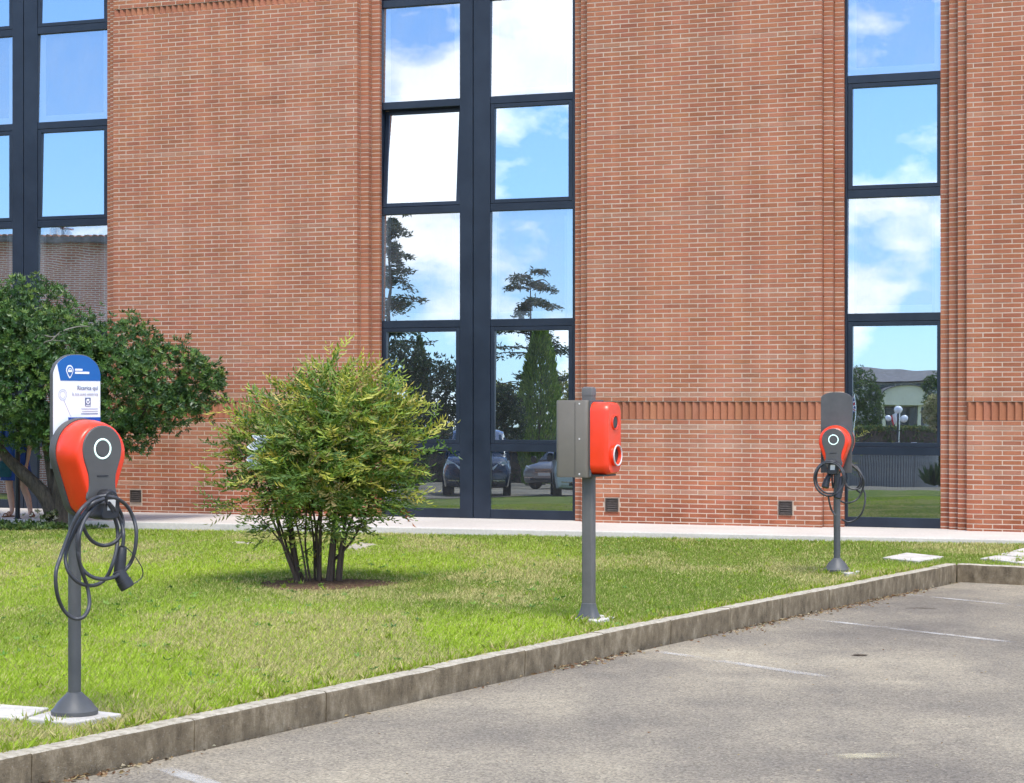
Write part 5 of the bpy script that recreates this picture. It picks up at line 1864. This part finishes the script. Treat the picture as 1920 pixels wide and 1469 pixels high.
M['car_white'] = principled('car_white', (0.62, 0.66, 0.70), 0.3, coat=0.8)
M['car_silver'] = principled('car_silver', (0.30, 0.28, 0.27), 0.3, metal=0.5, coat=0.8)
M['tyre'] = worn('tyre', (0.015, 0.015, 0.016), 0.9, 0.2, 10)
M['lamp_lens'] = principled('lamp_lens', (0.55, 0.60, 0.64), 0.12)
M['globe'] = principled('globe', (0.80, 0.82, 0.84), 0.15)
M['slat_grey'] = worn('slat_grey', (0.30, 0.295, 0.28), 0.7, 0.2, 6)
M['flag_red'] = principled('flag_red', (0.55, 0.02, 0.03), 0.8)
M['flag_blue'] = principled('flag_blue', (0.01, 0.03, 0.20), 0.8)
M['flag_white'] = principled('flag_white', (0.80, 0.80, 0.80), 0.8)

# service road beyond the lawn
def vgrid(name, near, far_, nx, ny, mat, lift):
    V_, F_ = [], []
    for j in range(ny + 1):
        for i in range(nx + 1):
            a_ = near[0] + (near[1] - near[0]) * i / nx
            b_ = far_[0] + (far_[1] - far_[0]) * i / nx
            p = mirror(a_ + (b_ - a_) * j / ny)
            V_.append((p.x, p.y, lawn_z(p.y) - drop(p.x) + lift))
    for j in range(ny):
        for i in range(nx):
            k = j * (nx + 1) + i
            F_.append((k, k + 1, k + nx + 2, k + nx + 1))
    o = np_mesh(name, np.array(V_), np.array(F_), mat)
    bm_ = bmesh.new()
    bm_.from_mesh(o.data)
    bmesh.ops.recalc_face_normals(bm_, faces=bm_.faces)
    if bm_.faces[:][0].normal.z < 0:
        bmesh.ops.reverse_faces(bm_, faces=bm_.faces)
    bm_.to_mesh(o.data)
    bm_.free()
    return o
g0 = lambda px, Y: Vector(((px - 960) / F * Y * Q, Y * Q, 0))
road = vgrid('service_road', (g0(200, 52), g0(1900, 93)), (g0(200, 170), g0(1900, 150)), 40, 14, M['asphalt'], 0.015)
tag(road, 'grey service road beyond the lawn, mirrored in the windows', None, None, 'structure')
HD = refl_heading()

def vehicle(name, label, paint_, place, heading, L=5.0, W=1.93, H=1.93, hood=1.12, group='vehicles parked on the service road'):
    v = empty(name, place, heading)
    tag(v, label, 'van' if 'van' in name else 'car', group)
    w = W / 2
    def ring(y, zb, zs, zt_, wb, ws, wt):
        return [(-wb, y, zb), (-ws, y, zs), (-ws * 0.985, y, min(zt_ - 0.02, zs + 0.12)), (-wt, y, zt_ - 0.05), (-wt * 0.8, y, zt_), (wt * 0.8, y, zt_), (wt, y, zt_ - 0.05), (ws * 0.985, y, min(zt_ - 0.02, zs + 0.12)), (ws, y, zs), (wb, y, zb)]
    h = hood
    mb_ = MB()
    mb_.loft([ring(0.0, 0.36, 0.50, 0.72, w * 0.80, w * 0.84, w * 0.70), ring(0.05, 0.28, 0.55, h - 0.20, w * 0.88, w * 0.93, w * 0.80), ring(0.22, 0.24, 0.62, h - 0.06, w * 0.92, w * 0.98, w * 0.84), ring(0.95, 0.24, 0.70, h + 0.05, w * 0.95, w, w * 0.86),
              ring(1.62, 0.24, 0.80, H - 0.08, w * 0.95, w, w * 0.76), ring(2.0, 0.24, 0.80, H, w * 0.95, w, w * 0.78), ring(L - 0.5, 0.24, 0.80, H - 0.02, w * 0.95, w, w * 0.78), ring(L - 0.05, 0.3, 0.80, H - 0.1, w * 0.93, w * 0.97, w * 0.74), ring(L, 0.4, 0.8, H - 0.25, w * 0.88, w * 0.92, w * 0.68)])
    mb_.build('body', paint_, v, smooth=32)
    # windscreen, side glass
    mb_ = MB()
    y0, z0, y1, z1 = 1.00, h + 0.115, 1.58, H - 0.13
    mb_.add([(-w * 0.82, y0, z0), (w * 0.82, y0, z0), (w * 0.72, y1, z1), (-w * 0.72, y1, z1), (-w * 0.82, y0 + 0.05, z0 - 0.03), (w * 0.82, y0 + 0.05, z0 - 0.03), (w * 0.72, y1 + 0.05, z1 - 0.03), (-w * 0.72, y1 + 0.05, z1 - 0.03)],
            [(0, 1, 2, 3), (7, 6, 5, 4), (0, 4, 5, 1), (3, 2, 6, 7), (0, 3, 7, 4), (1, 5, 6, 2)])
    mb_.build('windscreen', M['dark_glass'], v)
    for s_ in (-1, 1):
        mb_ = MB()
        zb_ = 1.04
        mb_.add([(s_ * w * 1.004, 1.25, zb_), (s_ * w * 1.004, 3.2, zb_), (s_ * w * 0.86, 3.2, H - 0.2), (s_ * w * 0.86, 1.75, H - 0.2), (s_ * w * 0.95, 1.25, zb_), (s_ * w * 0.95, 3.2, zb_), (s_ * w * 0.8, 3.2, H - 0.2), (s_ * w * 0.8, 1.75, H - 0.2)],
                [(0, 1, 2, 3), (7, 6, 5, 4), (0, 4, 5, 1), (1, 5, 6, 2), (2, 6, 7, 3), (3, 7, 4, 0)])
        mb_.build('side_window', M['dark_glass'], v)
        mb_ = MB()
        hl = [(0.46, h - 0.42), (0.70, h - 0.36), (0.86, h - 0.20), (0.84, h - 0.10), (0.62, h - 0.20), (0.44, h - 0.32)]
        mb_.loft([[(s_ * x * w / 0.965, -0.005 + (x - 0.44) * 0.28, z) for x, z in hl], [(s_ * x * w / 0.965, 0.12 + (x - 0.44) * 0.28, z) for x, z in hl]])
        mb_.build('headlight', M['lamp_lens'], v, bevel=0.01)
        mb_ = MB()
        mb_.loft([[(s_ * (w + x), 1.12 + y, 1.12 + z) for x, z in rrect(0.17, 0.26, 0.06, cx=0.12)] for y in (0.0, 0.10)])
        mo = mb_.build('wing_mirror', M['black_plastic'], v, smooth=40)
        mb_ = MB()
        mb_.box(s_ * w * 0.66 - 0.16, s_ * w * 0.66 + 0.16, -0.012, 0.05, 0.42, 0.44)
        mb_.build('bumper_trim', M['chrome'], v)
        for yw in (0.92, L - 0.95):
            mb_ = MB()
            mb_.lathe([(0.20, -0.11), (0.33, -0.11), (0.345, -0.06), (0.345, 0.06), (0.33, 0.11), (0.20, 0.11)], 24, (s_ * (w - 0.10), yw, 0.345), 'x')
            wh = mb_.build('wheel', M['tyre'], v, smooth=35)
            mb_ = MB()
            mb_.lathe([(0.05, -0.115), (0.20, -0.09), (0.20, 0.09), (0.05, 0.115)], 20, (s_ * (w - 0.10), yw, 0.345), 'x')
            mb_.build('rim', M['chrome'], wh, smooth=35)
    gr = MB()
    gr.loft([[(x, -0.012, z) for x, z in [(-0.34, h - 0.40), (0.34, h - 0.40), (0.40, h - 0.22), (-0.40, h - 0.22)]], [(x, 0.10, z) for x, z in [(-0.34, h - 0.40), (0.34, h - 0.40), (0.40, h - 0.22), (-0.40, h - 0.22)]]])
    go = gr.build('grille', M['black_plastic'], v)
    for k in range(3):
        b_ = MB()
        b_.box(-0.37, 0.37, -0.022, -0.011, h - 0.37 + k * 0.06, h - 0.352 + k * 0.06)
        b_.build('grille_bar', M['chrome'], go)
    b_ = MB()
    b_.box(-0.26, 0.26, -0.018, -0.004, 0.50, 0.61)
    b_.build('number_plate', M['label_white'], v)
    b_ = MB()
    b_.box(-w * 0.6, w * 0.6, -0.010, 0.06, 0.33, 0.41)
    b_.build('lower_grille', M['black_plastic'], v)
    return v
def ground_at(px, Y):
    p = mirror(g0(px, Y))
    return Vector((p.x, p.y, lawn_z(p.y) - drop(p.x) + 0.016))
vehicle('parked_van', 'dark blue van parked on the road, mirrored in the middle window', M['car_blue'], ground_at(893, 65.0), HD)
vehicle('parked_van', 'tall white van beside the dark one, mirrored in the middle window', M['car_white'], ground_at(1108, 63.0), HD, 5.6, 2.0, 2.35, 1.2)
vehicle('parked_car', 'silver car mirrored between the two vans in the middle window', M['car_silver'], ground_at(1020, 84.0), HD + R(28), 4.5, 1.85, 1.6, 0.98)

# trees and hedges over there
def far_tree(name, label, blobs, n, cols, L=0.16, trunk=None, cat='tree', group=None, k=5, inner=0.6, bumpy=0.25, up=0.3):
    bl = px_blobs(*blobs, mir=True)
    cx, cy = np.mean([b[0] for b in bl]), np.mean([b[1] for b in bl])
    gz = lawn_z(cy) - drop(cx)
    t_ = empty(name, (cx, cy, gz))
    tag(t_, label, cat, group)
    P_, d_, r_ = blob_points(bl, n, inner, bumpy, 7)
    k_ = P_[:, 2] > gz - 0.02
    P_, d_ = P_[k_], d_[k_]
    A_ = unit(d_ + np.array([0, 0, up]) + 0.4 * RNG.normal(size=P_.shape))
    rosettes(P_ - np.array([cx, cy, gz]), A_, k, L, L * 0.42, palette(len(P_), cols), 'crown', M['leaf'], t_, 0.95)
    zt_ = max(b[2] for b in bl) - gz
    limb([(0, 0, -0.1), (0.05, 0.02, zt_ * 0.4), (0, 0, zt_ * 0.8)], trunk or 0.12, 0.03, t_, 'trunk', M['bark'], 8)
    return t_
G = 'trees across the lawn, mirrored in the windows'
DK = [(0.022, 0.042, 0.014, 3), (0.035, 0.060, 0.018, 2), (0.016, 0.032, 0.012, 2)]
MD = [(0.065, 0.115, 0.027, 3), (0.10, 0.16, 0.037, 2), (0.045, 0.085, 0.024, 2)]
YL = [(0.30, 0.30, 0.07, 3), (0.22, 0.25, 0.06, 2), (0.38, 0.33, 0.11, 1)]
far_tree('broadleaf_tree', 'dark dense tree mirrored behind the dark van', ([(745, 760, 62, 95), (800, 755, 60, 84), (846, 742, 34, 60), (730, 700, 30, 60), (770, 800, 80, 60)], 84.0), 2600, DK, group=G)
far_tree('broadleaf_tree', 'pale yellow green tree mirrored beside the cypress', ([(1066, 745, 30, 46), (1045, 770, 30, 50), (945, 765, 34, 42)], 104.0), 900, YL, group=G)
far_tree('broadleaf_tree', 'dark round bush mirrored left of the cypress', ([(948, 795, 30, 52), (935, 770, 22, 40)], 92.0), 800, DK, group=G)
far_tree('broadleaf_tree', 'leafy dark tree mirrored in the single window bay', ([(1612, 735, 30, 44), (1630, 770, 26, 42), (1606, 790, 30, 40), (1640, 745, 14, 24)], 135.0), 1500, MD, group=G)
far_tree('broadleaf_tree', 'dark tree mirrored at the right of the entrance canopy', ([(1758, 738, 20, 42), (1770, 780, 26, 40), (1742, 720, 10, 16)], 137.0), 900, MD, group=G)
far_tree('flowering_shrub', 'cream flowered shrub mirrored at the right of the window', ([(1754, 762, 14, 22), (1744, 780, 12, 18), (1762, 790, 14, 22)], 124.0), 500, [(0.42, 0.38, 0.20, 3), (0.20, 0.22, 0.07, 2)], cat='shrub')
# upright cypress
def cypress(label, px, ytop, hw, Y, n, cols):
    c_ = ground_at(px, Y)
    top_ = refl(px, ytop, Y).z - c_.z
    rw = hw * Y / F * Q
    t_ = empty('cypress_tree', c_)
    tag(t_, label, 'tree', G)
    z = RNG.random(n) ** 0.85
    prof_ = np.clip(np.minimum(1.0, (1 - z) * 2.3) ** 0.65, 0.02, 1) * (0.80 + 0.2 * np.minimum(1, z * 5))
    a_ = RNG.random(n) * 6.283
    lump = 0.72 + 0.55 * fbm(a_ * 2 + 9, z * 9 + 3, 77, 3)
    r_ = rw * prof_ * lump * (0.78 + 0.22 * RNG.random(n))
    P_ = np.stack([r_ * np.cos(a_), r_ * np.sin(a_), z * top_ * 0.98 + 0.05], 1)
    D2 = np.stack([np.cos(a_) * 0.35, np.sin(a_) * 0.35, np.ones(n)], 1) + 0.15 * RNG.normal(size=(n, 3))
    L_2 = RNG.uniform(0.14, 0.28, n)
    leaves('crown', P_, D2, np.cross(D2, rdir(n)), L_2, L_2 * 0.26, palette(n, cols, 0.3), M['leaf'], t_)
    limb([(0, 0, -0.1), (0, 0, top_ * 0.5), (0, 0, top_ * 0.9)], 0.10, 0.02, t_, 'trunk', M['bark'], 8)
cypress('tall bright green cypress mirrored in the middle window', 1011, 612, 37, 96.0, 9000, [(0.15, 0.24, 0.045, 3), (0.20, 0.29, 0.05, 2), (0.09, 0.16, 0.035, 2)])
cypress('small cypress tip mirrored above the dark tree', 784, 642, 20, 92.0, 2500, [(0.06, 0.11, 0.025, 1)])
# layered cedars
def cedar(label, px, ytop, Y, spread, tiers, lean=0.0):
    c_ = ground_at(px, Y)
    H_ = refl(px, ytop, Y).z - c_.z
    t_ = empty('cedar_tree', c_)
    tag(t_, label, 'tree', G)
    limb([(0, 0, -0.1), (0.05, 0, H_ * 0.5), (lean, 0, H_ * 0.97)], 0.17, 0.02, t_, 'trunk', M['bark'], 9)
    PP, DD, TT = [], [], []
    for i in range(tiers):
        f_ = 0.30 + 0.70 * i / (tiers - 1)
        ln_ = spread * (1.15 - f_ * 0.78) * random.uniform(0.8, 1.25)
        for q in range(7):
            a_ = random.uniform(0, 6.283)
            ln2 = ln_ * random.uniform(0.35, 1.15)
            z0 = H_ * f_ + random.uniform(-0.42, 0.42)
            pts = [Vector((lean * f_, 0, z0)), Vector((math.cos(a_) * ln2 * 0.5, math.sin(a_) * ln2 * 0.5, z0 + 0.10)), Vector((math.cos(a_) * ln2, math.sin(a_) * ln2, z0 - random.uniform(-0.1, 0.5)))]
            limb(pts, 0.035, 0.008, t_, 'branch', M['bark'], 5)
            for k in range(110):
                s_ = random.random() ** 0.7
                b_ = pts[0] + (pts[2] - pts[0]) * s_ + Vector((0, 0, 0.10 * math.sin(math.pi * s_)))
                PP.append((b_.x + random.gauss(0, 0.16 * ln2 / 1.5), b_.y + random.gauss(0, 0.16 * ln2 / 1.5), b_.z + random.gauss(-0.02, 0.055)))
    PP = np.array(PP)
    DD = unit(RNG.normal(size=PP.shape) * np.array([1, 1, 0.4]) + np.array([0, 0, -0.15]))
    leaves('crown', PP, DD, rdir(len(PP)), 0.24, 0.07, palette(len(PP), [(0.055, 0.085, 0.040, 2), (0.035, 0.06, 0.03, 2), (0.10, 0.10, 0.04, 1)], 0.3), M['leaf'], t_)
cedar('layered cedar with drooping boughs mirrored left in the middle window', 722, 425, 92.0, 2.9, 8, 0.25)
cedar('layered cedar mirrored behind the cypress', 992, 530, 100.0, 2.7, 7)
# clipped hedges
def hedge(label, px0, px1, ytop, Y, dpt, n, cols):
    a_, b_ = ground_at(px0, Y), ground_at(px1, Y)
    top_ = refl((px0 + px1) / 2, ytop, Y).z
    c_ = (a_ + b_) / 2
    ax = (b_ - a_)
    L_3 = ax.length
    ax.normalize()
    ay = Vector((-ax.y, ax.x, 0))
    t_ = empty('hedge', c_)
    tag(t_, label, 'hedge')
    u_ = RNG.uniform(-L_3 / 2, L_3 / 2, n)
    face = RNG.random(n)
    h_ = top_ - c_.z
    v_ = np.where(face < 0.45, RNG.uniform(-dpt / 2, dpt / 2, n), np.where(face < 0.75, -dpt / 2, dpt / 2)) + RNG.normal(size=n) * 0.05
    z_ = np.where(face < 0.45, h_, RNG.uniform(0.05, h_, n)) + RNG.normal(size=n) * 0.06
    P_ = np.stack([u_ * ax.x + v_ * ay.x, u_ * ax.y + v_ * ay.y, z_], 1)
    rosettes(P_, unit(RNG.normal(size=P_.shape) + np.array([0, 0, 1.0])), 5, 0.15, 0.06, palette(n, cols), 'foliage', M['leaf'], t_)
    mb_ = MB()
    hx = L_3 / 2 - 0.1
    co = [(-hx, -dpt / 2 + 0.12), (hx, -dpt / 2 + 0.12), (hx, dpt / 2 - 0.12), (-hx, dpt / 2 - 0.12)]
    mb_.loft([[(x * ax.x + y * ay.x, x * ax.y + y * ay.y, z) for x, y in co] for z in (0.0, h_ - 0.12)])
    mb_.build('stems', M['bark'], t_)
hedge('clipped hedge mirrored behind the slatted planter', 1560, 1810, 806, 128.0, 1.2, 2600, [(0.07, 0.12, 0.026, 3), (0.20, 0.20, 0.05, 1.5), (0.05, 0.09, 0.022, 2)])
hedge('long dark hedge mirrored behind the parked vans', 560, 1230, 816, 112.0, 1.6, 3200, DK + MD)
# spiky plant
c_ = ground_at(1752, 100.0)
n = 150
a_ = RNG.random(n) * 6.283
el = RNG.uniform(0.3, 1.3, n)
D2 = np.stack([np.cos(a_) * np.cos(el), np.sin(a_) * np.cos(el), np.sin(el)], 1)
sp = leaves('spiky_plant', np.zeros((n, 3)) + np.array([0, 0, 0.2]), D2, np.cross(D2, np.array([0, 0, 1.0])), RNG.uniform(0.6, 1.05, n), 0.05, palette(n, MD), M['leaf'], None, 0.2, 0.3)
sp.location = c_
tag(sp, 'spiky long leaved plant mirrored in the lowest pane', 'plant')

# brick house with tiled roof
c_ = ground_at(120, 68.0)
house = empty('brick_house', c_, HD)
tag(house, 'brick house with tiled roof and flues, mirrored in the bay behind the tree', 'house')
ev = refl(120, 466, 68.0).z - c_.z
mb = MB()
mb.box(-6.0, 5.5, 0.0, 7.0, -0.5, ev)
mb.build('wall', M['far_brick'], house)
mb = MB()
mb.box(-6.3, 5.8, -0.35, 7.3, ev, ev + 0.16)
mb.build('gutter', M['roof_grey'], house)
rf = MB()
rf.add([(-6.3, -0.35, ev + 0.161), (5.8, -0.35, ev + 0.161), (5.8, 3.5, ev + 0.42), (-6.3, 3.5, ev + 0.42), (5.8, 7.3, ev + 0.161), (-6.3, 7.3, ev + 0.161)], [(0, 1, 2, 3), (3, 2, 4, 5), (0, 3, 5), (1, 4, 2), (0, 5, 4, 1)])
ro = rf.build('roof', M['roof_tile'], house)
tl_ = MB()
tl_.lathe([(0.085, 0.0), (0.075, 0.36)], 8, (0, 0, 0), 'y')
for r_ in range(9):
    row = MB()
    for i in range(54):
        y = -0.36 + r_ * 0.42
        z = ev + 0.165 + (y + 0.35) * (0.259 / 3.85)
        x = -6.2 + i * 0.222
        row.add([(x - 0.10, y, z), (x - 0.05, y, z + 0.055), (x + 0.05, y, z + 0.055), (x + 0.10, y, z), (x - 0.10, y + 0.44, z + 0.032), (x - 0.05, y + 0.44, z + 0.082), (x + 0.05, y + 0.44, z + 0.082), (x + 0.10, y + 0.44, z + 0.032)],
                [(0, 1, 2, 3), (0, 4, 5, 1), (1, 5, 6, 2), (2, 6, 7, 3)])
    o = row.build('tile_row', M['roof_tile'], ro)
for (px, y0, y1, rad) in ((102, 431, 470, 0.20), (121, 437, 462, 0.13)):
    q = refl(px, y0, 68.5)
    lx = (q - c_)
    lx = Vector((lx.x * math.cos(HD) + lx.y * math.sin(HD), -lx.x * math.sin(HD) + lx.y * math.cos(HD), lx.z))
    mb = MB()
    mb.lathe([(rad, -1.0), (rad, -0.12), (rad * 0.7, -0.12), (rad * 0.7, -0.04), (rad * 1.5, -0.04), (rad * 1.4, 0.0)], 14, (lx.x, lx.y, lx.z))
    mb.build('flue', M['chrome'], ro, smooth=35)
for i, x in enumerate((-4.2, -1.4, 1.6, 4.0)):
    mb = MB()
    mb.box(x - 0.6, x + 0.6, -0.04, 0.05, 0.9, 2.6)
    w_ = mb.build('window', M['concrete'], house)
    mb = MB()
    mb.box(x - 0.52, x + 0.52, -0.06, -0.041, 0.98, 2.52)
    mb.build('pane', M['dark_glass'], w_)

# office block with arched entrance
YO = 170.0
c_ = ground_at(1683, YO)
off_ = empty('office_block', c_, HD)
tag(off_, 'low grey roofed office with cream arched entrance, mirrored in the single bay', 'building')
zz = lambda py: refl(1683, py, YO).z - c_.z
S_O = YO / F * Q
mb = MB()
mb.box(-16, 16, 0.0, 9.0, -0.8, zz(714))
mb.build('wall', M['concrete'], off_)
mb = MB()
z0, z1 = zz(713), zz(684)
mb.add([(-17, -0.8, z0), (17, -0.8, z0), (17, 5, z1), (-17, 5, z1), (17, 10, z0), (-17, 10, z0)], [(0, 1, 2, 3), (3, 2, 4, 5), (0, 3, 5), (1, 4, 2), (0, 5, 4, 1)])
mb.build('roof', M['roof_grey'], off_)
for i in range(12):
    x = -13.2 + i * 2.4
    mb = MB()
    mb.box(x - 1.05, x + 1.05, -0.06, 0.02, zz(731), zz(717))
    w_ = mb.build('window', M['cream'], off_)
    mb = MB()
    mb.box(x - 0.95, x + 0.95, -0.09, -0.061, zz(730), zz(718))
    mb.build('pane', M['dark_glass'], w_)
mb = MB()
hw = 46 * S_O
arch = [(-hw, zz(762)), (hw, zz(762)), (hw, zz(750))] + [(hw * math.cos(t_), zz(750) + (zz(724) - zz(750)) * math.sin(t_)) for t_ in [math.pi * i / 16 for i in range(1, 16)]] + [(-hw, zz(750))]
mb.prism(arch, -3.0, -0.1)
mb.build('canopy', M['cream'], off_, smooth=20)
mb = MB()
ar2 = [(hw * 1.04 * math.cos(t_), zz(750) + (zz(722) - zz(750)) * math.sin(t_)) for t_ in [math.pi * i / 16 for i in range(17)]]
ar3 = [(hw * 1.0 * math.cos(t_), zz(750) + 0.01 + (zz(724.5) - zz(750)) * math.sin(t_)) for t_ in [math.pi * i / 16 for i in range(17)]]
mb.loft([[(x, -3.2, z) for x, z in ar2] + [(x, -3.2, z) for x, z in reversed(ar3)], [(x, 0.0, z) for x, z in ar2] + [(x, 0.0, z) for x, z in reversed(ar3)]])
mb.build('canopy_edge', M['roof_grey'], off_)
for x in (-hw * 0.62, hw * 0.30, hw * 0.85):
    mb = MB()
    mb.box(x - 0.12, x + 0.12, -2.6, -2.3, -0.2, zz(762))
    mb.build('column', M['cream'], off_)
mb = MB()
mb.box(-hw * 1.1, hw * 1.1, -0.08, -0.01, -0.2, zz(764))
mb.build('entrance_glass', M['dark_glass'], off_)

# globe lamp, flags, planter, small sign
YG = 122.0
c_ = ground_at(1683, YG)
lamp = empty('street_lamp', c_, HD)
tag(lamp, 'three globe lamp post mirrored in the single window bay', 'street lamp')
zg = lambda py, Y=YG: refl(1683, py, Y).z - c_.z
mb = MB()
mb.lathe([(0.12, 0.0), (0.12, 0.06), (0.055, 0.14), (0.045, zg(775))], 14)
mb.build('pole', M['frame_dark'], lamp, smooth=35)
sg = YG / F * Q
for (dx, py, rad) in ((0, 768, 7.0), (-11, 786, 7.5), (18, 785, 6.0)):
    mb = MB()
    r_ = rad * sg
    mb.lathe([(r_ * math.sin(math.pi * i / 12) + 0.001, -r_ * math.cos(math.pi * i / 12)) for i in range(13)], 20, (dx * sg, 0, zg(py)))
    mb.build('globe', M['globe'], lamp, smooth=60)
    mb = MB()
    mb.tube(spline([(0, 0, zg(812)), (dx * sg * 0.6, 0, zg(806)), (dx * sg, 0, zg(py) - r_)], 5), 0.02, 6)
    mb.build('arm', M['frame_dark'], lamp, smooth=60)
def flag(label, px, ytop, ybot, Y, w, h, fn, mats, droop):
    c2 = ground_at(px, Y)
    f_ = empty('flag', c2, HD)
    tag(f_, label, 'flag')
    zt_ = refl(px, ytop, Y).z - c2.z
    mb_ = MB()
    mb_.tube([(0, 0, 0), (0, 0, zt_)], 0.025, 8)
    mb_.build('flagpole', M['chrome'], f_, smooth=60)
    nx, ny = 36, 24
    V_, F_, mi_ = [], [], []
    for j in range(ny + 1):
        for i in range(nx + 1):
            s_, t_ = i / nx, j / ny
            V_.append((0.03 + s_ * w * 0.42 * (1 - 0.3 * t_), 0.10 * math.sin(s_ * 9 + t_ * 2) * s_, zt_ - 0.05 - t_ * h - s_ * droop))
    for j in range(ny):
        for i in range(nx):
            k = j * (nx + 1) + i
            F_.append((k, k + 1, k + nx + 2, k + nx + 1))
            mi_.append(fn((i + 0.5) / nx, (j + 0.5) / ny))
    mb_ = MB()
    mb_.v, mb_.f, mb_.mi = V_, F_, mi_
    o = mb_.build('flag_cloth', mats, f_, smooth=60, recalc=False)
def jack(s_, t_):
    x, y = (s_ - 0.5) * 2, (t_ - 0.5)
    if abs(x) < 0.10 or abs(y) < 0.10:
        return 1
    if abs(x) < 0.17 or abs(y) < 0.17:
        return 2
    d_ = min(abs(y - x * 0.5), abs(y + x * 0.5)) / 1.118
    return 1 if d_ < 0.035 else (2 if d_ < 0.10 else 0)
flag('red white and blue crossed flag mirrored beside the far post', 1602, 742, 812, 124.0, 1.5, 0.85, jack, [M['flag_blue'], M['flag_red'], M['flag_white']], 0.45)
flag('white flag with a red end hanging beside the globe lamp, mirrored', 1686, 766, 815, 124.0, 1.1, 0.55, lambda s_, t_: 1 if s_ > 0.75 else 0, [M['flag_white'], M['flag_red']], 0.4)
c_ = ground_at(1683, 118.0)
pl_ = empty('slatted_planter', c_, HD)
tag(pl_, 'curved planter of upright grey slats mirrored in the lowest pane', 'planter')
hh = refl(1683, 846, 118.0).z - c_.z
n = 46
sl_me = None
for i in range(n):
    a_ = R(-62 + 124 * i / (n - 1))
    x, y = 2.8 * math.sin(a_), 2.9 - 3.4 * math.cos(a_) + 0.5
    if sl_me is None:
        mb = MB()
        mb.box(-0.048, 0.048, -0.02, 0.02, -0.1, hh)
        o = mb.build('slat', M['slat_grey'], pl_)
        sl_me = o.data
    else:
        o = link('slat', sl_me, pl_)
    o.location = (x, y, 0)
    o.rotation_euler = (0, 0, a_)
mb = MB()
pts = [(2.74 * math.sin(R(-62 + 4 * i)), 2.95 - 3.33 * math.cos(R(-62 + 4 * i)) + 0.5) for i in range(32)]
mb.loft([[(x, y, z) for x, y in pts] for z in (0.0, hh * 0.93)], False, False, closed=False)
mb.build('lining', M['roof_grey'], pl_, recalc=False)
c_ = ground_at(1714, 115.0)
sg_ = empty('small_sign', c_, HD)
tag(sg_, 'small blank white card sign on a stake, mirrored above the planter', 'sign')
z1 = refl(1714, 832, 115.0).z - c_.z
mb = MB()
mb.box(-0.13, 0.13, -0.01, 0.01, z1 - 0.085, z1 + 0.085)
mb.build('sign_card', M['white_print'], sg_, bevel=0.003)
mb = MB()
mb.tube([(0, 0.016, -0.1), (0, 0.016, z1)], 0.012, 6)
mb.build('stake', M['bark'], sg_)
